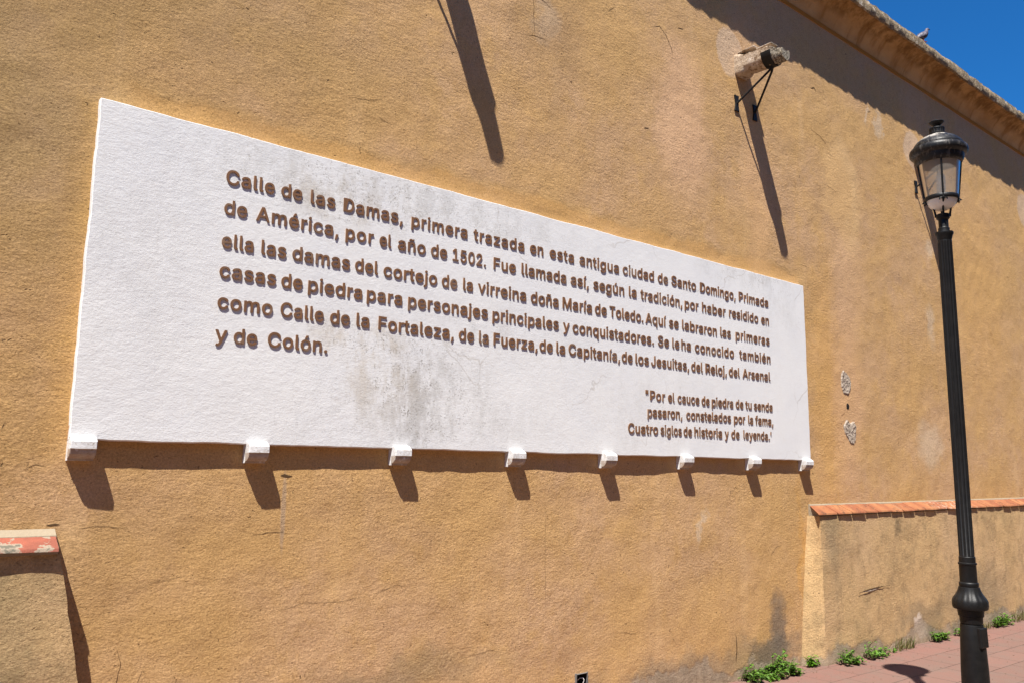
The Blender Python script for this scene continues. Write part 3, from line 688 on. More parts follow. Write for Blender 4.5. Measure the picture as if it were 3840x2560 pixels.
for j in range(nz):
    for i in range(nx): f.append((j*W1+i, j*W1+i+1, (j+1)*W1+i+1, (j+1)*W1+i))
edge = [(0 * W1 + i) for i in range(nx + 1)] + [j * W1 + nx for j in range(1, nz + 1)] + [nz * W1 + i for i in range(nx - 1, -1, -1)] + [j * W1 for j in range(nz - 1, 0, -1)]
def inset(k):
    x, y, z = v[k]; j, i = divmod(k, W1)
    return (x, z, i, j)
b = len(v); E_ = len(edge)
for depth, grow in ((-0.0365, 0.0028), (-0.016, 0.0032), (0.02, 0.0032)):
    for k in edge:
        x, z, i, j = inset(k)
        gx = (-1 if i == 0 else 1 if i == nx else 0); gzz = (-1 if j == 0 else 1 if j == nz else 0)
        # the underside slopes back to the wall
        back = 0.003 if (j == 0 and depth > -0.02) else 0.0
        v.append((x + gx * grow, depth, z + gzz * (grow - back * 0 - (0.0))  - (back if j == 0 else 0)))
prev = edge
for r in range(3):
    cur = [b + r * E_ + q for q in range(E_)]
    for q in range(E_):
        q2 = (q + 1) % E_; f.append((prev[q2], prev[q], cur[q], cur[q2]))
    prev = cur
panel = mesh_obj('panel', v, f, M_white, sign, True)
fix_normals(panel); panel.data.set_sharp_from_angle(angle=R(20))

# corbels: flat nose above a quarter-round hollow
rnd = random.Random(3)
for k, cxx in enumerate((0.806, 1.588, 2.4165, 3.2496, 4.0638, 4.890, 5.748, 6.5255)):
    w = (0.104, 0.101, 0.103, 0.108, 0.106, 0.112, 0.112, 0.116)[k] / 2 * 1.0; j = lambda s=0.0015: rnd.uniform(-s, s)
    dep = 0.082 + j(0.003); ztop = 1.702; prof = [(-0.030, ztop + 0.004), (-0.052, ztop + 0.001), (-dep + 0.004, ztop - 0.016 + j()), (-dep, ztop - 0.021), (-dep + j(), ztop - 0.052)]
    r_ = 0.042
    for q in range(7):
        a = math.pi / 2 * q / 6; prof.append((-dep + 0.006 + r_ * (1 - math.cos(a)) * 1.0, ztop - 0.055 - r_ * math.sin(a) * 0.92))
    prof += [(-0.030, ztop - 0.104), (0.01, ztop - 0.104), (0.01, ztop)]
    rings = []
    for s, t_ in ((-1, 0.0), (-0.96, 0.0015), (-0.5, 0.002), (0, 0.002), (0.5, 0.002), (0.96, 0.0015), (1, 0.0)):
        rings.append([(cxx + w * s + 0.0012 * noise.noise(Vector((y * 90, z * 90, k))), y - t_ + 0.0018 * noise.noise(Vector((s * 3 + k, y * 60, z * 60))), z + 0.0018 * noise.noise(Vector((s * 4 + k * 2, z * 50, y * 50)))) for (y, z) in prof])
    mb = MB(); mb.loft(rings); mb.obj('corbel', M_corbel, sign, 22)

# lettering, word by word: (baseline height, [(word, left, right), ...])
LINES = [(2.9769,[('Calle',1.349,1.608),('de',1.639,1.761),('las',1.805,1.954),('Damas,',2.0,2.384),('primera',2.439,2.847),('trazada',2.89,3.304),('en',3.349,3.469),('esta',3.521,3.748),('antigua',3.796,4.191),('ciudad',4.226,4.569),('de',4.607,4.729),('Santo',4.763,5.063),('Domingo,',5.108,5.575),('Primada',5.615,6.039)]),(2.8217,[('de',1.349,1.471),('América,',1.514,1.981),('por',2.02,2.2),('el',2.233,2.315),('año',2.354,2.547),('de',2.58,2.701),('1502.',2.737,2.994),('Fue',3.05,3.236),('llamada',3.279,3.677),('así,',3.714,3.889),('según',3.93,4.245),('la',4.289,4.375),('tradición,',4.413,4.891),('por',4.914,5.09),('haber',5.128,5.436),('residido',5.476,5.884),('en',5.921,6.04)]),(2.6507,[('ella',1.348,1.514),('las',1.551,1.69),('damas',1.719,2.059),('del',2.086,2.236),('cortejo',2.266,2.634),('de',2.663,2.78),('la',2.819,2.897),('virreina',2.932,3.324),('doña',3.36,3.607),('María',3.64,3.919),('de',3.944,4.065),('Toledo.',4.089,4.446),('Aquí',4.465,4.698),('se',4.727,4.844),('labraron',4.88,5.313),('las',5.353,5.497),('primeras',5.555,6.039)]),(2.4978,[('casas',1.347,1.643),('de',1.667,1.789),('piedra',1.816,2.141),('para',2.166,2.398),('personajes',2.434,3.016),('principales',3.048,3.61),('y',3.645,3.708),('conquistadores.',3.732,4.558),('Se',4.598,4.728),('le',4.761,4.847),('ha',4.866,4.984),('conocido',5.028,5.531),('también',5.598,6.043)]),(2.343,[('como',1.348,1.634),('Calle',1.672,1.918),('de',1.951,2.073),('la',2.109,2.192),('Fortaleza,',2.246,2.763),('de',2.796,2.914),('la',2.947,3.025),('Fuerza,',3.06,3.425),('de',3.437,3.558),('la',3.585,3.668),('Capitanía,',3.696,4.196),('de',4.209,4.326),('los',4.351,4.5),('Jesuitas,',4.52,4.958),('del',4.979,5.125),('Reloj,',5.153,5.429),('del',5.451,5.602),('Arsenal',5.636,6.033)]),(2.1805,[('y',1.347,1.411),('de',1.439,1.563),('Colón.',1.614,1.948)]),(2.0894,[('"Por',4.454,4.674),('el',4.701,4.781),('cauce',4.81,5.074),('de',5.096,5.199),('piedra',5.221,5.502),('de',5.53,5.638),('tu',5.66,5.752),('senda',5.778,6.048)]),(1.9706,[('pasaron,',4.473,4.866),('constelados',4.908,5.467),('por',5.5,5.657),('la',5.693,5.765),('fama,',5.79,6.051)]),(1.8456,[('Cuatro',4.269,4.59),('siglos',4.613,4.857),('de',4.873,4.976),('historia',5.0,5.347),('y',5.377,5.432),('de',5.461,5.574),("leyenda.'",5.622,6.019)])]
# heavy grotesque letter outlines in thousandths of the type size: char: (advance, (loop, ...))
GLYPHS = {'"':(321,("72 313 131 312 139 319 147 507 143 514 135 516 67 515 59 509 64 335 67 319","186 313 245 312 251 315 255 323 262 503 259 513 249 516 181 515 173 509 180 323",)),"'":(206,("72 313 131 312 139 319 147 507 143 514 135 516 67 515 59 509 64 335 67 319",)),',':(188,("32 -124 87 -125 96 -120 146 62 147 70 142 76 67 76 57 72 28 -102 27 -118",)),'.':(188,("80 -9 107 -10 123 -6 139 7 151 27 153 43 145 69 129 85 111 92 91 93 65 87 53 77 40 57 38 37 44 17 60 -1",)),'0':(453,("208 -12 263 -10 303 1 331 18 358 44 378 74 396 112 407 154 416 206 418 258 409 344 397 392 379 433 357 465 327 493 299 509 269 518 247 521 187 519 155 509 122 490 97 465 75 434 59 398 46 356 38 306 36 238 44 160 57 114 73 76 95 45 127 15 153 0 181 -8","213 58 191 66 174 78 161 92 144 120 126 184 122 220 122 290 135 362 145 392 159 414 173 430 193 444 213 451 239 451 263 443 279 431 295 414 311 385 327 320 332 232 327 188 320 150 310 122 297 98 281 79 263 66 239 58",)),'1':(453,("71 -5 391 -6 399 -3 402 3 402 49 397 59 295 60 289 63 288 505 279 514 197 514 185 511 79 433 75 423 74 367 79 353 95 353 191 423 197 426 200 423 200 65 193 60 69 59 65 49 64 9 65 1",)),'2':(453,("58 -5 389 -6 397 -5 401 1 402 51 395 61 181 62 173 65 177 72 294 193 342 249 371 293 389 339 393 371 391 395 383 425 371 449 335 489 299 509 264 519 233 522 189 520 161 513 137 503 113 488 89 464 75 445 63 419 54 373 57 359 65 356 131 356 139 363 146 403 167 432 185 443 209 451 247 450 275 437 297 415 307 387 308 363 299 329 270 283 55 51 52 43 52 5",)),'5':(453,("198 -12 237 -13 285 -5 319 11 346 30 378 70 393 102 402 140 402 186 391 230 369 272 342 302 317 320 287 332 255 339 203 339 151 325 150 340 162 440 171 445 371 446 378 456 377 506 375 512 367 515 127 515 91 515 84 506 56 262 58 252 67 246 131 239 163 257 193 267 217 270 249 264 271 253 295 230 309 204 315 172 315 152 309 122 295 94 267 70 233 58 199 60 168 74 149 92 133 130 127 137 59 137 50 132 50 110 59 80 73 56 96 30 135 4 163 -6",)),'A':(480,("10 -5 85 -6 94 -3 142 129 147 135 155 136 332 135 337 129 386 -3 395 -6 469 -4 473 3 470 13 373 276 287 509 277 514 193 513 187 503 10 17 6 1","173 205 171 213 235 403 237 406 241 404 257 357 307 207 299 204",)),'C':(510,("246 -12 289 -13 323 -8 367 6 399 24 432 52 458 86 478 132 483 160 479 166 473 167 401 166 383 125 368 104 345 84 311 67 269 59 243 62 213 72 187 86 159 112 139 142 127 172 116 232 116 280 125 332 148 382 169 408 189 424 219 440 261 449 293 446 335 431 363 410 381 388 396 350 401 344 473 343 481 346 483 354 479 374 460 418 436 452 414 474 367 503 325 516 295 521 221 519 177 507 141 488 113 467 83 434 71 416 57 393 41 350 30 296 30 212 41 158 59 112 95 59 141 20 183 0 225 -10",)),'D':(502,("54 -5 99 -6 109 0 123 -6 235 -6 291 1 319 8 361 27 390 47 421 80 444 117 461 161 472 219 472 291 461 349 444 393 418 435 379 471 362 483 325 500 279 512 123 514 117 513 112 505 109 461 106 503 103 511 95 514 61 514 51 511 48 499 48 9 49 1","155 65 152 75 231 441 245 444 283 435 309 423 339 400 355 381 367 359 378 329 386 285 384 209 377 179 364 145 354 127 331 102 309 87 283 75 231 64",)),'F':(410,("54 -5 125 -6 131 -5 135 1 136 207 139 215 347 216 353 217 357 223 358 273 351 283 145 284 137 287 137 443 145 446 231 446 374 447 380 457 380 499 378 509 373 513 61 514 53 513 49 507 48 9 49 1",)),'J':(396,("167 -12 196 -13 234 -8 272 6 300 25 316 44 331 66 342 98 349 152 348 508 344 514 338 515 270 515 261 510 259 338 259 130 250 96 238 79 226 70 204 60 178 57 152 65 135 76 122 92 114 110 109 170 104 178 30 179 22 170 26 100 42 60 59 36 74 22 102 3 134 -8",)),'M':(628,("54 -5 125 -6 134 3 134 329 137 344 273 3 281 -5 343 -6 352 -1 489 342 492 329 493 3 501 -6 575 -5 580 7 580 215 580 499 575 513 475 514 465 509 315 120 162 509 153 514 54 513 49 507 48 497 48 9 49 1",)),'P':(445,("54 -5 133 -5 243 177 309 188 335 199 365 218 385 239 402 265 413 295 420 331 420 365 412 405 404 425 387 453 371 470 331 497 313 505 283 512 63 514 51 511 48 499 48 9 49 1","141 248 136 257 137 443 145 446 237 446 275 438 303 423 322 399 332 363 329 319 322 297 312 281 289 263 251 250",)),'R':(449,("54 -5 127 -6 135 -3 230 165 237 171 343 -3 353 -6 435 -4 437 5 348 211 351 217 387 248 402 271 413 297 420 325 420 379 413 407 401 437 383 462 361 481 341 494 315 505 267 514 53 513 48 499 48 11 49 1","257 207 249 217 250 223 287 224 295 220 295 213","141 262 136 271 136 437 139 445 255 444 285 435 305 424 323 401 332 367 329 321 321 301 309 286 289 273 251 262",)),'S':(447,("198 -14 243 -15 291 -9 329 4 353 17 373 33 397 60 412 90 420 130 420 152 413 184 398 212 374 238 341 260 307 274 179 314 145 334 133 348 129 362 128 388 141 416 153 428 173 441 211 451 251 449 273 442 295 430 316 408 325 378 331 372 401 371 410 376 410 402 403 424 387 452 367 475 347 490 315 507 271 519 233 521 201 521 155 513 127 503 103 489 83 473 64 450 49 422 40 382 43 346 55 314 71 291 95 270 139 246 287 199 313 183 329 162 333 140 332 124 326 106 316 92 279 67 227 55 179 63 149 78 126 102 117 134 110 142 37 143 29 140 27 134 29 118 37 88 54 56 72 34 93 18 123 2 157 -9",)),'T':(449,("186 -5 259 -6 267 3 269 443 277 446 419 446 427 449 429 455 430 503 423 513 265 514 31 514 23 511 20 505 20 457 27 447 171 446 179 441 180 9 181 1",)),'a':(389,("136 -14 181 -14 209 -10 237 2 261 17 265 0 271 -6 337 -6 347 -2 348 264 342 300 324 336 301 361 263 381 223 389 163 389 117 379 93 368 69 351 41 317 32 296 35 286 93 268 109 270 121 289 143 309 183 323 207 323 231 316 248 304 260 282 262 250 255 241 233 234 139 221 85 207 54 188 37 170 25 148 19 118 21 82 39 38 55 20 76 4 105 -8","163 52 131 61 113 76 105 96 107 124 117 139 143 153 213 166 257 173 263 171 264 142 257 104 242 82 219 65 189 54",)),'b':(424,("205 -13 264 -12 296 -3 324 12 356 43 380 81 394 119 402 183 400 227 392 265 372 311 349 343 320 367 294 380 268 387 202 390 170 381 130 354 127 361 127 397 127 501 124 511 116 514 52 514 44 511 41 505 41 3 50 -6 118 -6 124 1 128 25 164 -2","208 55 188 61 172 70 158 82 144 101 129 145 125 201 129 235 137 261 158 296 190 317 218 323 232 322 254 316 272 305 296 277 307 251 314 219 317 189 314 161 303 115 288 89 277 77 244 58 228 54",)),'c':(396,("186 -13 247 -12 283 -1 307 11 325 24 351 53 365 75 373 103 365 110 301 124 294 119 275 84 245 62 221 54 197 54 165 65 137 89 123 113 114 137 108 195 119 253 131 279 153 304 175 316 207 323 233 319 255 309 275 292 285 276 293 259 301 256 371 273 372 281 366 299 340 339 313 362 279 379 235 390 187 390 135 379 111 367 85 348 59 317 45 293 33 263 22 199 24 153 33 113 50 75 65 51 83 31 107 12 141 -5",)),'d':(424,("176 -13 215 -14 245 -8 267 2 297 25 301 1 307 -6 375 -6 383 1 384 505 375 514 303 512 298 503 298 443 296 355 259 379 225 389 173 390 133 381 105 367 74 341 44 295 31 259 22 201 24 151 32 115 47 77 59 55 78 31 103 11 133 -5","193 55 173 61 155 71 130 99 114 137 108 201 119 257 137 290 153 306 171 316 189 321 213 322 237 316 253 307 267 296 279 279 295 235 300 185 296 147 287 115 268 83 237 61 215 54",)),'e':(404,("190 -13 231 -14 263 -10 311 9 332 23 356 49 369 71 374 93 363 99 313 111 301 111 295 107 280 83 259 65 227 54 197 54 161 67 134 89 117 121 113 143 139 148 377 164 384 175 381 230 369 281 343 329 329 345 307 363 269 382 227 390 183 390 147 383 107 365 85 348 62 323 43 289 25 225 22 193 24 151 35 107 45 83 63 53 95 21 137 -3","115 228 111 231 111 239 127 279 147 302 169 315 201 323 221 321 242 315 264 299 285 269 294 241 292 229",)),'f':(254,("75 -5 145 -6 154 1 155 317 161 322 233 323 239 329 240 339 240 375 235 385 161 386 156 389 155 433 163 453 177 463 197 467 221 462 237 465 253 521 247 528 227 534 171 536 133 527 103 510 91 506 71 455 67 389 61 386 3 386 -5 379 -5 335 -2 325 5 322 61 322 68 317 69 7",)),'g':(425,("176 -156 249 -154 301 -141 339 -117 360 -94 373 -70 384 -20 383 378 375 385 307 385 301 378 297 354 261 379 227 389 169 389 135 381 105 367 75 341 48 302 33 267 22 202 25 150 32 120 44 88 61 60 81 38 105 21 129 9 173 -1 223 0 243 4 265 12 295 35 300 32 300 -2 291 -46 275 -68 251 -82 211 -91 169 -85 141 -70 112 -38 105 -35 89 -37 41 -66 41 -74 55 -96 89 -128 129 -147","197 66 173 72 153 82 139 94 126 112 113 150 108 202 113 236 120 260 139 292 155 306 171 316 211 323 237 316 255 307 281 278 296 238 300 210 300 174 288 122 272 96 259 84 237 72 211 66",)),'h':(410,("47 -5 118 -6 126 1 127 245 138 281 160 305 178 315 198 321 228 320 246 312 262 301 276 280 284 235 285 7 286 -1 292 -5 360 -6 368 1 369 225 368 261 361 301 342 339 322 361 302 375 282 384 252 390 210 390 170 381 129 357 125 509 116 514 46 513 41 499 41 11 42 1",)),'i':(167,("47 -5 116 -6 125 3 125 371 124 379 119 385 50 386 42 377 41 9 42 1","73 437 90 436 114 443 129 457 137 473 136 495 127 513 111 525 94 530 72 530 54 524 38 509 30 491 31 473 42 453 58 441",)),'j':(167,("-16 -148 25 -148 55 -142 71 -136 102 -110 120 -74 126 -32 126 370 125 378 120 384 49 385 41 376 40 -42 35 -60 25 -72 11 -78 -15 -81 -20 -86 -22 -138","64 438 105 439 121 448 133 464 138 482 134 500 121 518 103 528 71 529 59 527 45 517 34 502 29 482 35 462 47 448",)),'l':(189,("121 -7 176 -6 188 -3 192 5 180 56 174 59 138 61 130 69 127 81 127 503 123 513 114 516 50 515 41 507 41 83 49 39 64 17 86 0",)),'m':(610,("47 -5 116 -6 125 -1 127 259 135 283 151 303 174 317 194 323 220 319 242 307 254 293 260 277 263 255 263 7 268 -5 336 -6 342 -5 346 1 349 265 361 295 386 315 412 324 434 321 464 307 477 289 485 247 485 87 485 7 488 -3 496 -6 560 -6 566 -3 568 5 568 273 562 307 552 329 536 353 521 367 500 380 472 389 414 392 392 387 364 376 342 362 320 339 284 375 252 390 204 392 186 389 156 377 128 359 124 379 118 385 48 385 42 379 41 369 41 9 42 1",)),'n':(410,("47 -5 116 -6 126 1 127 247 133 271 145 291 164 308 186 318 216 322 244 313 264 299 279 271 285 233 285 9 288 -3 300 -6 358 -6 366 -3 369 7 369 99 366 277 361 301 350 325 322 361 302 375 276 385 252 390 210 390 168 380 128 355 124 379 118 385 48 385 42 379 41 369 41 9 42 1",)),'o':(415,("186 -13 245 -12 277 -4 305 9 327 26 353 54 370 83 383 117 392 163 392 213 385 251 371 291 353 321 331 347 305 366 275 380 229 390 185 390 141 381 111 367 85 348 63 323 45 293 32 261 24 223 22 179 29 129 42 91 64 53 83 30 112 9 143 -5","191 55 153 72 137 88 125 109 111 157 108 183 110 217 123 263 132 281 151 302 183 319 207 323 221 322 245 314 263 303 287 275 296 255 304 225 306 165 295 118 284 97 269 78 245 62 225 55",)),'p':(424,("47 -148 116 -149 125 -144 129 22 160 1 186 -10 220 -15 264 -12 294 -4 322 10 344 28 364 52 381 82 394 118 400 152 403 192 400 226 389 274 378 300 352 339 314 370 294 380 260 389 226 391 180 385 160 377 128 352 124 378 118 385 52 385 42 380 41 -134 42 -142","214 54 190 60 172 70 145 98 129 142 125 200 133 250 144 276 155 292 168 305 190 317 216 323 228 323 252 317 270 306 294 280 310 242 317 186 312 148 304 116 286 86 272 72 254 61 226 54",)),'q':(424,("304 -148 375 -149 384 -140 383 378 375 385 307 385 301 378 297 352 261 378 227 389 197 391 165 389 117 374 88 354 62 326 45 296 31 260 24 226 22 178 31 118 38 96 61 52 79 30 103 10 137 -6 161 -12 187 -15 227 -12 261 -2 296 22 298 -136","197 54 171 61 156 70 139 85 129 100 113 144 108 198 119 256 140 294 173 317 199 323 211 323 233 317 251 309 277 282 293 244 300 186 293 134 282 102 272 88 255 72 237 61 209 54",)),'r':(259,("47 -5 116 -6 125 -1 127 247 129 263 144 290 170 309 210 319 240 316 252 319 255 329 254 383 248 389 230 390 178 387 156 379 130 362 126 364 124 379 118 385 52 386 42 381 41 9 42 1",)),'s':(365,("154 -13 223 -12 263 -2 287 11 305 24 325 47 337 71 343 103 341 129 331 156 315 177 295 193 261 208 161 235 137 247 124 261 122 285 130 303 151 317 179 325 199 325 227 315 241 303 256 277 263 272 283 273 325 282 333 287 333 299 320 327 293 360 255 381 231 387 203 390 145 387 97 371 77 358 56 337 43 315 36 289 36 261 44 231 62 205 77 192 105 176 127 168 221 144 241 134 253 119 255 95 243 75 217 59 187 52 155 57 133 67 119 79 106 107 101 111 79 111 33 101 27 97 25 91 28 77 38 55 50 37 68 19 85 7 107 -3",)),'t':(227,("148 -9 207 -8 219 -3 224 5 211 57 197 60 169 56 155 60 144 69 139 89 139 317 145 322 211 323 216 333 216 373 215 381 209 385 145 386 140 389 138 463 137 473 129 478 63 478 56 475 53 465 51 389 45 386 5 386 -2 383 -5 375 -5 335 -4 327 1 323 45 322 52 317 53 93 55 69 64 43 83 17 103 2 129 -7",)),'u':(410,("161 -10 198 -11 226 -6 254 4 280 23 284 22 287 2 294 -5 360 -5 368 2 368 376 365 382 358 385 296 385 288 382 285 372 282 132 272 100 256 79 228 62 200 57 164 67 143 84 134 100 127 130 126 378 122 383 116 385 52 385 44 382 41 370 41 132 48 82 65 46 92 15 128 -4",)),'v':(389,("155 -5 228 -6 238 -1 381 373 381 381 374 386 304 386 294 381 206 138 196 111 191 115 94 383 86 386 18 386 7 381 8 373 126 63 150 1",)),'y':(389,("61 -150 112 -151 142 -143 170 -127 201 -90 219 -52 382 378 378 383 370 385 304 385 294 380 200 121 195 110 190 116 94 382 86 385 18 385 8 380 14 356 149 0 134 -48 116 -73 94 -83 60 -79 51 -84 37 -138 42 -145",)),'z':(380,("36 -5 339 -6 349 -3 352 7 351 51 345 61 153 62 145 65 341 325 344 335 342 381 331 386 49 386 39 383 36 373 36 327 43 317 227 316 234 313 33 51 30 43 30 5",)),'é':(404,("190 -13 231 -14 263 -10 311 9 332 23 356 49 369 71 374 93 363 99 313 111 301 111 295 107 280 83 259 65 227 54 197 54 161 67 134 89 117 121 113 143 139 148 377 164 384 175 381 230 369 281 343 329 329 345 307 363 269 382 227 390 183 390 147 383 107 365 85 348 62 323 43 289 25 225 22 193 24 151 35 107 45 83 63 53 95 21 137 -3","115 228 111 231 111 239 127 279 147 302 169 315 201 323 221 321 242 315 264 299 285 269 294 241 292 229","170 423 227 422 236 425 301 523 303 529 298 535 223 536 215 533 167 433 166 427",)),'í':(167,("47 -5 118 -6 126 3 127 371 126 379 121 385 50 386 41 377 41 9 42 1","51 423 108 422 116 425 180 521 183 529 178 535 106 536 96 533 49 439 47 429",)),'ñ':(410,("47 -5 116 -6 126 1 127 247 133 271 145 291 164 308 186 318 216 322 244 313 264 299 279 271 285 233 285 9 288 -3 300 -6 358 -6 366 -3 369 7 369 99 366 277 361 301 350 325 322 361 302 375 276 385 252 390 210 390 168 380 128 355 124 379 118 385 48 385 42 379 41 369 41 9 42 1","231 441 262 440 276 444 290 452 300 463 310 483 314 501 314 518 306 522 258 521 251 517 246 501 240 499 182 523 146 524 121 513 109 501 101 485 95 461 96 447 104 442 154 443 159 447 164 461 170 465",)),'ó':(415,("186 -13 245 -12 277 -4 305 9 327 26 353 54 370 83 383 117 392 163 392 213 385 251 371 291 353 321 331 347 305 366 275 380 229 390 185 390 141 381 111 367 85 348 63 323 45 293 32 261 24 223 22 179 29 129 42 91 64 53 83 30 112 9 143 -5","191 55 153 72 137 88 125 109 111 157 108 183 110 217 123 263 132 281 151 302 183 319 207 323 221 322 245 314 263 303 287 275 296 255 304 225 306 165 295 118 284 97 269 78 245 62 225 55","174 423 231 422 240 425 303 519 306 529 302 535 227 536 219 533 171 433 170 427",)),'ú':(410,("161 -10 198 -11 226 -6 254 4 280 23 284 22 287 2 294 -5 360 -5 368 2 368 376 365 382 358 385 296 385 288 382 285 372 282 132 272 100 256 79 228 62 200 57 164 67 143 84 134 100 127 130 126 378 122 383 116 385 52 385 44 382 41 370 41 132 48 82 65 46 92 15 128 -4","173 424 230 423 238 425 302 522 303 528 299 534 224 535 216 532 169 436 168 430",))}
def word_mesh(txt, spacing):
    cu = bpy.data.curves.new('lettering', 'CURVE'); cu.dimensions = '2D'; cu.fill_mode = 'BOTH'; cu.extrude = 0.5; cx_ = 0.0
    for ch in txt:
        adv, loops = GLYPHS[ch]
        for lp in loops:
            n = [int(q) / 1000 for q in lp.split()]; pts = [(n[i] + cx_, n[i + 1]) for i in range(0, len(n), 2)]
            sp_ = cu.splines.new('POLY'); sp_.points.add(len(pts) - 1); sp_.use_cyclic_u = True
            for q, (x, y) in zip(sp_.points, pts): q.co = (x, y, 0, 1)
        cx_ += adv / 1000 + 0.030 + spacing
    o = bpy.data.objects.new('lettering', cu); C.objects.link(o)
    dg = bpy.context.evaluated_depsgraph_get(); dg.update()
    me = bpy.data.meshes.new_from_object(o.evaluated_get(dg)); bpy.data.objects.remove(o); bpy.data.curves.remove(cu)
    return me
def span(me):
    xs_ = [q.co.x for q in me.vertices]; return min(xs_), max(xs_)
def lheight():
    me = word_mesh('l', 0.0); z_ = [q.co.y for q in me.vertices]; h = max(z_) - min(z_); lo = min(z_); bpy.data.meshes.remove(me); return h, lo
LH, LLO = lheight()
TL = 0.0058; rnd = random.Random(8); XST = 1.06
for li, (zb, words) in enumerate(LINES):
    size = (0.0752 if li < 6 else 0.0705) / LH
    for (txt, xa, xb) in words:
        xb -= 0.0045 * (1 + 0.12 * xa); need = xb - xa; m1 = word_mesh(txt, 0.0); a, b_ = span(m1); w1 = b_ - a
        if len(txt) > 1:
            tr = (need / (size * XST) - w1) / (len(txt) - 1); tr = min(0.16, max(-0.008, tr))
            bpy.data.meshes.remove(m1); m1 = word_mesh(txt, tr); a, b_ = span(m1)
        sx = need / (b_ - a)
        me = m1; y0 = -DP - TL; off = sign.location
        tilt = rnd.uniform(-0.006, 0.006); dzz = rnd.uniform(-0.0012, 0.0012)
        for q in me.vertices:
            X = xa + (q.co.x - a) * sx; Z = zb + dzz + (q.co.y - LLO) * size + (X - (xa + xb) / 2) * tilt
            Y = y0 if q.co.z > 0 else -DP + 0.004
            q.co = (X - off.x, Y - off.y, Z - off.z)
        me.materials.clear(); me.materials.append(M_letter)
        bm = bmesh.new(); bm.from_mesh(me); bmesh.ops.remove_doubles(bm, verts=bm.verts, dist=1e-6); bmesh.ops.recalc_face_normals(bm, faces=bm.faces); bm.to_mesh(me); bm.free()
        me.name = 'word'; o = bpy.data.objects.new('word' if li < 6 else 'verse_word', me); C.objects.link(o); o.parent = sign

# ------------------------------------------------------------------ water spouts
def make_spout(label):
    cx0, zr = 5.802, 5.02
    r = thing('water_spout', (cx0, 0, zr + 0.085), label, 'water spout', 'stone water spouts along the wall')
    # beam: square at the wall, round-bellied further out, broken at the end
    rings = []
    L = [(-0.05, 1), (0.02, 1), (0.05, 0.85), (0.085, 0.3), (0.10, 0), (0.16, 0), (0.22, 0), (0.28, 0), (0.33, 0), (0.36, -0.1), (0.385, -0.35), (0.40, -0.6), (0.44, -0.7), (0.472, -0.85)]
    N = 44
    for (d, sq) in L:
        dx = -0.07 * d; dz = -0.11 * d; row = []
        for k in range(N):
            a = 2 * math.pi * k / N; c, s = math.cos(a), math.sin(a)
            # square section
            m_ = max(abs(c), abs(s)); q = (c / m_ * 0.088, s / m_ * 0.095)
            # beam: flat top, round belly
            e = (c * 0.083, (0.076 if s > 0 else 0.085) * (abs(s) ** (0.35 if s > 0 else 0.85)) * (1 if s > 0 else -1))
            if s > 0: e = (max(-0.083, min(0.083, c * 1.35 * 0.083)), e[1])
            t = max(0, sq); px_ = e[0] * (1 - t) + q[0] * t; pz_ = e[1] * (1 - t) + q[1] * t
            if sq < 0: px_ *= 1 + 0.35 * sq; pz_ = pz_ * (1 + 0.45 * sq) + 0.02 * sq
            # water channel along the top
            if s > 0.75 and abs(c) < 0.45 and d > 0.05: pz_ -= 0.014
            am = 0.0075 if d < 0.3 else 0.017
            nn = noise.noise(Vector((px_ * 28, d * 28, pz_ * 28)))
            row.append((cx0 + dx + px_ * (1 + am * 9 * nn), -d, zr + 0.085 + dz + pz_ * (1 + am * 9 * nn)))
        rings.append(row)
    mb = MB(); mb.loft(rings); mb.obj('stone_beam', M_stone, r, 50)
    mb = MB(); mb.box(cx0 - 0.085, cx0 + 0.075, -0.20, -0.03, zr + 0.178, zr + 0.192)
    mb.box(cx0 - 0.07, cx0 + 0.03, -0.36, -0.21, zr + 0.150, zr + 0.160)
    o = mb.obj('slab_shard', M_stone, r, bevel=0.004)
    # iron cradle
    d0, d1 = 0.285, 0.375; dm = (d0 + d1) / 2; zc = zr + 0.085 - 0.11 * dm; xc = cx0 - 0.07 * dm
    rr = []
    for k in range(17):
        a = math.pi * (1.02 + 0.96 * k / 16); c, s = math.cos(a), math.sin(a); q = []
        for (rad, dd) in ((0.090, d0), (0.090, d1), (0.102, d1), (0.102, d0)): q.append((xc + c * rad * 1.0, -dd, zc + 0.028 + s * rad * 1.18))
        rr.append(q)
    mb = MB(); mb.loft(rr); mb.obj('strap', M_rust, r, bevel=0.002)
    foot = []
    for fx, fz in ((5.717, 4.745), (5.985, 4.735)):
        mb = MB(); mb.tube([(xc + (fx - xc) * 0.03, -dm, zc - 0.085), (xc + (fx - xc) * 0.12, -dm + 0.02, zc - 0.115), (xc + (fx - xc) * 0.55, -dm * 0.5, (zc + fz) / 2 - 0.055), (fx, -0.012, fz)], [0.014, 0.010, 0.0095, 0.0095], 10)
        s_ = mb.obj('strut', M_rust, r, 50)
        pr_ = [(-0.030, 0.072), (0.030, 0.072), (0.017, 0.0), (0.030, -0.072), (-0.030, -0.072), (-0.017, 0.0)]
        mb = MB(); mb.loft([[(fx + a * 1.0, -0.002, fz + b2) for a, b2 in pr_], [(fx + a, -0.016, fz + b2) for a, b2 in pr_]]); mb.obj('foot_plate', M_rust, s_, bevel=0.002)
    return r
def dup(root, dx, dz, label):
    r = root.copy(); C.objects.link(r); r.location = root.location + Vector((dx, 0, dz)); r['label'] = label
    for ch in list(root.children):
        c = ch.copy(); C.objects.link(c); c.parent = r
        for g in ch.children:
            d = g.copy(); C.objects.link(d); d.parent = c
    return r
sp = make_spout('weathered stone water spout on an iron cradle, above the far top corner of the panel')
dup(sp, -3.284, 0.053, 'stone water spout above the panel whose shadow reaches down the wall')
dup(sp, 3.345, 0.02, 'stone water spout on iron struts half hidden behind the lantern')
dup(sp, 6.72, 0.03, 'stone water spout farthest along the wall at the edge of view')

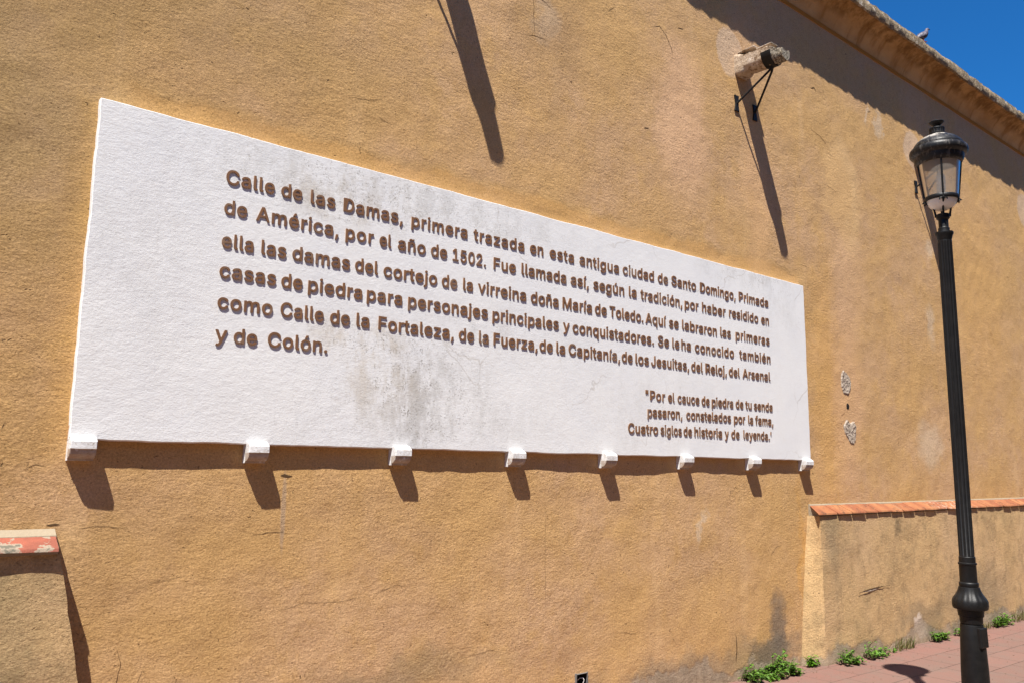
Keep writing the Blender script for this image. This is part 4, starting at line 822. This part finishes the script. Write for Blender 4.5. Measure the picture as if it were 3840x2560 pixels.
# ------------------------------------------------------------------ street lamp
LX, LY = 5.521, -1.73
K = 0.885      # slimness
lamp = thing('street_lamp', (LX, LY, gz(LX)), 'tall black cast iron street lamp with a domed glass lantern standing on the pavement', 'street lamp')
g0 = gz(LX)
mb = MB(); mb.lathe(LX, LY, [(r_ * K, z_) for r_, z_ in [(0.125, g0), (0.125, g0 + 0.03), (0.108, g0 + 0.05), (0.097, g0 + 0.07), (0.093, 0.164), (0.0878, 0.327), (0.0865, 0.411), (0.0795, 0.56), (0.0735, 0.668), (0.0705, 0.676)]], 64); base = mb.obj('base', M_iron, lamp, 30)
ca = math.atan2(-4 - LY, 0 - LX)      # towards the street side
aa = ca + 1.05
mb = MB(); u_ = Vector((math.cos(aa), math.sin(aa), 0)); s_ = Vector((-u_.y, u_.x, 0)); c0 = Vector((LX, LY, 0)) + u_ * 0.069
q0 = []
for dd, w_, z0_, z1_ in ((-0.03, 0.040, 0.545, 0.662), (0.004, 0.040, 0.545, 0.662), (0.009, 0.034, 0.552, 0.655)):
    q0.append([tuple(c0 + u_ * dd - s_ * w_ + Vector((0, 0, z0_))), tuple(c0 + u_ * (dd) + s_ * w_ + Vector((0, 0, z0_))), tuple(c0 + u_ * (dd - 0.004) + s_ * w_ + Vector((0, 0, z1_))), tuple(c0 + u_ * (dd - 0.004) - s_ * w_ + Vector((0, 0, z1_)))])
mb.loft(q0); mb.obj('access_door', M_iron, base, bevel=0.002)
def gadroon(a, z):
    k = max(0.0, 1 - abs(z - 0.835) / 0.055); return 1 + 0.022 * k * math.cos(16 * a)
mb = MB(); mb.lathe(LX, LY, [(r_ * K, z_) for r_, z_ in [(0.060, 0.674), (0.0704, 0.681), (0.0725, 0.691), (0.0725, 0.705), (0.0747, 0.721), (0.081, 0.724), (0.0815, 0.740), (0.0842, 0.759), (0.094, 0.763), (0.1079, 0.767), (0.1130, 0.778), (0.1143, 0.792), (0.1123, 0.813), (0.1065, 0.825), (0.1002, 0.834), (0.0885, 0.849), (0.0792, 0.863), (0.0715, 0.880), (0.0661, 0.897), (0.058, 0.899)]], 96, gadroon); mb.obj('collar', M_iron, lamp, 35)
mb = MB(); mb.lathe(LX, LY, [(r_ * K, z_) for r_, z_ in [(0.054, 0.896), (0.0600, 0.898), (0.0624, 0.904), (0.0628, 0.912), (0.0624, 0.920), (0.0590, 0.925), (0.0561, 0.927), (0.0547, 1.028), (0.0560, 1.031), (0.0594, 1.034), (0.0600, 1.038), (0.0590, 1.043), (0.0531, 1.046), (0.0531, 1.078), (0.050, 1.081), (0.040, 1.082)]], 64); mb.obj('sleeve', M_iron, lamp, 35)
def flute(a, z):
    k = 1.0 if 1.088 < z < 3.095 else 0.25
    return 1 - 0.11 * k * (0.5 + 0.5 * math.cos(14 * a)) ** 0.7
mb = MB(); mb.lathe(LX, LY, [(0.0431, 1.075), (0.0431, 1.087), (0.0432, 1.090), (0.0432, 1.8), (0.0432, 2.5), (0.0431, 3.09), (0.0431, 3.098), (0.0431, 3.112)], 168, flute); mb.obj('pole', M_iron, lamp, 60)
mb = MB(); mb.lathe(LX, LY, [(r_ * K, z_) for r_, z_ in [(0.042, 3.105), (0.0452, 3.109), (0.0507, 3.123), (0.0560, 3.142), (0.0623, 3.154), (0.0635, 3.161), (0.0623, 3.168), (0.0400, 3.173), (0.0393, 3.176), (0.0393, 3.195), (0.0350, 3.199), (0.0339, 3.203), (0.0339, 3.254), (0.0400, 3.258), (0.0455, 3.263), (0.0470, 3.275), (0.0480, 3.289), (0.040, 3.293), (0.012, 3.294)]], 64); mb.obj('capital', M_iron, lamp, 35)
lan = mb = MB(); ring = MB()
ring.lathe(LX, LY, [(r_ * K, z_) for r_, z_ in [(0.108, 3.384), (0.1150, 3.384), (0.1195, 3.390), (0.1200, 3.398), (0.1195, 3.408), (0.1150, 3.413), (0.108, 3.413), (0.108, 3.384)]], 72, caps=False)
lf = ring.obj('lantern_ring', M_iron, lamp, 40)
a0 = ca + 0.10
for k in range(4):
    a = a0 + math.pi / 2 * k; u_ = Vector((math.cos(a), math.sin(a), 0)); o_ = Vector((LX, LY, 0))
    mb = MB(); mb.tube([o_ + u_ * 0.1022 + Vector((0, 0, 3.405)), o_ + u_ * 0.1297 + Vector((0, 0, 3.648))], 0.0062, 6); mb.obj('glazing_bar', M_iron, lamp, 50)
    mb = MB(); mb.tube([o_ + u_ * 0.1035 + Vector((0, 0, 3.392)), o_ + u_ * 0.0912 + Vector((0, 0, 3.372)), o_ + u_ * 0.0690 + Vector((0, 0, 3.356)), o_ + u_ * 0.0513 + Vector((0, 0, 3.335)), o_ + u_ * 0.0451 + Vector((0, 0, 3.305)), o_ + u_ * 0.0407 + Vector((0, 0, 3.275))], [0.0075, 0.007, 0.0075, 0.007, 0.007, 0.0085], 8)
    arm = mb.obj('bracket_arm', M_iron, lamp, 50)
    s_ = Vector((-u_.y, u_.x, 0))
    mb = MB()
    for sg in (-1, 1):
        mb.tube([o_ + u_ * 0.0991 + Vector((0, 0, 3.368)), o_ + u_ * 0.1027 + s_ * sg * 0.010 + Vector((0, 0, 3.380)), o_ + u_ * 0.1027 + s_ * sg * 0.021 + Vector((0, 0, 3.377)), o_ + u_ * 0.1018 + s_ * sg * 0.023 + Vector((0, 0, 3.366))], [0.005, 0.0055, 0.005, 0.004], 6)
    mb.tube([o_ + u_ * 0.1044 + Vector((0, 0, 3.385)), o_ + u_ * 0.1186 + Vector((0, 0, 3.377))], [0.006, 0.003], 6)
    mb.obj('scroll', M_iron, arm, 50)
mb = MB(); mb.lathe(LX, LY, [(r_ * K, z_) for r_, z_ in [(0.1125, 3.405), (0.1435, 3.650)]], 72, caps=False); mb.obj('glass', M_glass, lamp, 60)
mb = MB(); mb.lathe(LX, LY, [(r_ * K, z_) for r_, z_ in [(0.108, 3.398), (0.106, 3.385), (0.098, 3.365), (0.082, 3.346), (0.060, 3.331), (0.036, 3.322), (0.0, 3.320)]], 64, caps=False); mb.obj('bowl', M_bowl, lamp, 60)
mb = MB(); mb.lathe(LX, LY, [(r_ * K, z_) for r_, z_ in [(0.012, 3.325), (0.018, 3.36), (0.018, 3.42), (0.024, 3.43), (0.030, 3.46), (0.034, 3.52), (0.030, 3.56), (0.014, 3.575), (0.014, 3.60)]], 24); mb.obj('bulb', M_bowl, lamp, 60)
mb = MB(); mb.lathe(LX, LY, [(r_ * K, z_) for r_, z_ in [(0.10, 3.640), (0.150, 3.640), (0.1600, 3.646), (0.1683, 3.662), (0.1720, 3.690), (0.1900, 3.700), (0.1985, 3.708), (0.2015, 3.718), (0.2020, 3.731), (0.1995, 3.741), (0.1940, 3.748), (0.1760, 3.752), (0.1730, 3.757), (0.1745, 3.764), (0.1720, 3.771), (0.1688, 3.775), (0.1620, 3.786), (0.1490, 3.799), (0.1290, 3.814), (0.1035, 3.828), (0.0780, 3.840), (0.0587, 3.847), (0.0480, 3.850), (0.0, 3.852)]], 96); hood = mb.obj('hood', M_dome, lamp, 40)
def notch(a, z): return 1 + (0.03 * math.cos(20 * a) if 3.862 < z < 3.888 else 0)
mb = MB(); mb.lathe(LX, LY, [(r_ * K, z_) for r_, z_ in [(0.045, 3.845), (0.0550, 3.848), (0.0555, 3.860), (0.0510, 3.864), (0.0510, 3.886), (0.0550, 3.889), (0.0539, 3.896), (0.0300, 3.902), (0.0242, 3.907), (0.0260, 3.913), (0.0380, 3.924), (0.0490, 3.932), (0.0535, 3.938), (0.0510, 3.941), (0.0, 3.936)]], 80, notch); mb.obj('finial', M_iron, lamp, 40)

# ------------------------------------------------------------------ pigeon on the roof edge
px_, py_, pz_ = 8.985, -0.215, 6.395
pg = thing('pigeon', (px_, py_, pz_), 'small grey pigeon perched upright on the worn roof edge', 'bird')
hd = Vector((0.80, -0.60, 0)).normalized(); sd = Vector((-hd.y, hd.x, 0))
sp_ = [(-0.165, 0.020, 0.004, 0.020), (-0.120, 0.032, 0.010, 0.030), (-0.075, 0.052, 0.026, 0.036), (-0.035, 0.078, 0.043, 0.046), (0.005, 0.096, 0.050, 0.052), (0.038, 0.116, 0.046, 0.048), (0.056, 0.140, 0.034, 0.036), (0.064, 0.162, 0.024, 0.026), (0.070, 0.178, 0.022, 0.023), (0.078, 0.190, 0.021, 0.021), (0.090, 0.196, 0.015, 0.015), (0.100, 0.196, 0.006, 0.006)]
sp_ = [tuple(0.86 * q for q in r_) for r_ in sp_]
rings = []
for i, (d, h, rh, rw) in enumerate(sp_):
    a = sp_[max(0, i-1)]; b_ = sp_[min(len(sp_)-1, i+1)]; t = Vector((b_[0]-a[0], b_[1]-a[1])).normalized(); nrm = Vector((-t.y, t.x))
    rings.append([Vector((px_, py_, pz_)) + hd * (d + nrm.x * rh * math.sin(q)) + sd * rw * math.cos(q) + Vector((0, 0, h + nrm.y * rh * math.sin(q))) for q in [2*math.pi*k/16 for k in range(16)]])
mb = MB(); mb.loft(rings); mb.obj('body', M_pigeon, pg, 60)
o_ = Vector((px_, py_, pz_))
mb = MB(); mb.tube([o_ + hd * 0.082 + Vector((0, 0, 0.168)), o_ + hd * 0.096 + Vector((0, 0, 0.163)), o_ + hd * 0.103 + Vector((0, 0, 0.158))], [0.006, 0.004, 0.0015], 6); mb.obj('beak', M_beak, pg, 60)
for sg in (-1, 1):
    mb = MB(); q = o_ + hd * 0.005 + sd * sg * 0.018
    mb.tube([q + Vector((0, 0, 0.055)), q + hd * 0.008 + Vector((0, 0, 0.004))], 0.005, 6)
    for an in (-0.5, 0, 0.5): mb.tube([q + hd * 0.008 + Vector((0, 0, 0.004)), q + hd * (0.008 + 0.03 * math.cos(an)) + sd * 0.03 * math.sin(an) + Vector((0, 0, 0.001))], 0.003, 5)
    mb.obj('leg', M_legred, pg, 60)

# ------------------------------------------------------------------ weeds along the foot of the wall
def leaf(mb, p, d, L, w, up_=Vector((0, 0, 1)), fold=0.25):
    d = d.normalized(); s = d.cross(up_);
    if s.length < 1e-3: s = Vector((1, 0, 0))
    s.normalize(); n = s.cross(d)
    dr = -0.18 * L
    pts = [p, p + d * L * 0.32 + s * w * 0.5 + n * w * fold, p + d * L * 0.70 + s * w * 0.36 + n * (w * fold + dr * 0.4), p + d * L + n * dr, p + d * L * 0.70 - s * w * 0.36 + n * (w * fold + dr * 0.4), p + d * L * 0.32 - s * w * 0.5 + n * w * fold, p + d * L * 0.35, p + d * L * 0.72 + n * dr * 0.45]
    mb.add(pts, [(0, 1, 6), (1, 2, 7, 6), (2, 3, 7), (0, 6, 5), (5, 6, 7, 4), (4, 7, 3)])
def weed(x0, x1, hgt, n_stem, leaf_l, label, seed, mat=None, out=0.10, wall=-0.13, hf=None, wide=0.55, per=(4, 9)):
    rnd = random.Random(seed); xm = (x0 + x1) / 2
    r = thing('weed', (xm, wall - 0.03, gz(xm)), label, 'weed', 'weeds along the foot of the wall')
    ml, ms = MB(), MB()
    for i in range(n_stem):
        u = rnd.random(); x = x0 + (x1 - x0) * u; y = wall - 0.012 - rnd.random() ** 1.6 * out
        H = hgt * (hf(u) if hf else 1.0) * rnd.uniform(0.45, 1.0) * (1 - 0.45 * (wall - y) / max(out, 0.01))
        lean = Vector((rnd.uniform(-0.5, 0.5), -rnd.uniform(0.0, 0.7) - (0.2 if y > wall - 0.03 else 0), 0)) * H
        pts = [Vector((x, y, gz(x))), Vector((x, y, gz(x))) + lean * 0.35 + Vector((0, 0, H * 0.55)), Vector((x, y, gz(x))) + lean + Vector((0, 0, H))]
        for q in pts: q.y = min(q.y, wall - 0.008)
        ms.tube(pts, [0.0022, 0.0016, 0.001], 5)
        k = rnd.randint(*per)
        for j in range(k):
            t = 0.15 + 0.85 * (j + rnd.random() * 0.6) / k; t = min(t, 1)
            p = pts[0].lerp(pts[1], t / 0.55) if t < 0.55 else pts[1].lerp(pts[2], (t - 0.55) / 0.45)
            a = rnd.uniform(0, 2 * math.pi); d = Vector((math.cos(a), math.sin(a) - 0.35, rnd.uniform(-0.1, 0.75)))
            l = leaf_l * rnd.uniform(0.6, 1.2)
            if p.y + d.normalized().y * l > wall - 0.004: d.y = -abs(d.y) * 0.5
            leaf(ml, p, d, l, l * wide * rnd.uniform(0.8, 1.2), fold=rnd.uniform(0.05, 0.3))
    ms.obj('stems', M_stem, r); mesh_obj('leaves', ml.v, ml.f, mat or M_leaf, r)
    return r
def tuft(x0, x1, hgt, n, label, seed, wall=-0.13, out=0.06):
    rnd = random.Random(seed); xm = (x0 + x1) / 2; mb = MB()
    for i in range(n):
        x = rnd.uniform(x0, x1); y = wall - 0.01 - rnd.random() * out; H = hgt * rnd.uniform(0.4, 1.0); a = rnd.uniform(0, 6.28); le = rnd.uniform(0.2, 1.0) * H
        b_ = Vector((x, y, gz(x))); t_ = b_ + Vector((math.cos(a) * le, -abs(math.sin(a)) * le, H)); m_ = (b_ + t_) / 2 + Vector((0, 0, H * 0.15)); s = Vector((math.sin(a), -math.cos(a), 0)) * 0.0022
        mb.add([b_ - s, b_ + s, m_ + s, t_, m_ - s], [(0, 1, 2, 4), (4, 2, 3)])
    o = mesh_obj('grass_tuft', [(p[0] , p[1], p[2]) for p in mb.v], mb.f, M_dry)
    return props(o, label, 'grass', 'dry grass tufts along the wall')
weed(5.50, 6.12, 0.25, 140, 0.036, 'largest spreading weed, dark stain on the wall behind it', 21, out=0.16, wall=0.0, hf=lambda u: 0.28 + 0.85 * math.exp(-((u - 0.70) / 0.16) ** 2) + 0.45 * math.exp(-((u - 0.08) / 0.07) ** 2))
weed(6.40, 6.50, 0.16, 8, 0.06, 'small bright green weed with pointed leaves in the corner where the plinth begins', 22, M_leaf2, out=0.02, wall=-0.03, wide=0.36, per=(5, 8))
weed(6.70, 6.91, 0.14, 24, 0.042, 'leafy weed nearest the plinth corner, at the right plinth foot', 23, hf=lambda u: 1.2 - 0.75 * abs(u - 0.3) / 0.7, out=0.13)
weed(7.10, 7.44, 0.15, 32, 0.038, 'low weed with one tall shoot at its left end against the plinth', 24, hf=lambda u: 1.5 if u < 0.16 else 0.5, out=0.12)
weed(7.58, 7.66, 0.05, 5, 0.026, 'tiny weed seedling beside the dry grass tuft', 25, out=0.05)
tuft(7.68, 8.02, 0.13, 90, 'dry yellowing grass tuft left of the lamp', 26)
weed(8.42, 8.74, 0.13, 30, 0.042, 'leafy weed just left of the lamp base with a pale cement patch beside it', 27, hf=lambda u: 1.2 - 0.7 * u, out=0.08)
weed(8.95, 9.20, 0.12, 16, 0.034, 'weed partly hidden by the left side of the lamp base', 28, out=0.06)
tuft(9.45, 9.80, 0.09, 80, 'thin dry grass tuft immediately right of the lamp base', 29)
weed(9.86, 10.24, 0.14, 40, 0.044, 'bushy weed right of the lamp near the edge of view', 30, out=0.08, hf=lambda u: 1.2 - 0.5 * abs(u - 0.45))
tuft(10.42, 11.6, 0.15, 200, 'dry grass tuft farthest right along the plinth foot', 31)
# blown leaf crumbs on the pavers
rnd = random.Random(77); mb = MB()
for i in range(420):
    x = rnd.uniform(4.6, 12.0); y = -0.11 - abs(rnd.gauss(0, 0.35)) * (1.0 if rnd.random() < 0.6 else 2.2)
    if y < -2.2: continue
    if x < 6.6: y += 0.1
    s = rnd.uniform(0.003, 0.009) * (1.6 if rnd.random() < 0.12 else 1); a = rnd.uniform(0, 6.28); leaf(mb, Vector((x, y, gz(x) + 0.003)), Vector((math.cos(a), math.sin(a), rnd.uniform(0, 0.25))), s * 2, s * rnd.uniform(0.6, 1.2))
props(mesh_obj('leaf_litter', mb.v, mb.f, M_litter), kind='stuff', label='dry leaf crumbs scattered over the red pavers', cat='leaf litter')
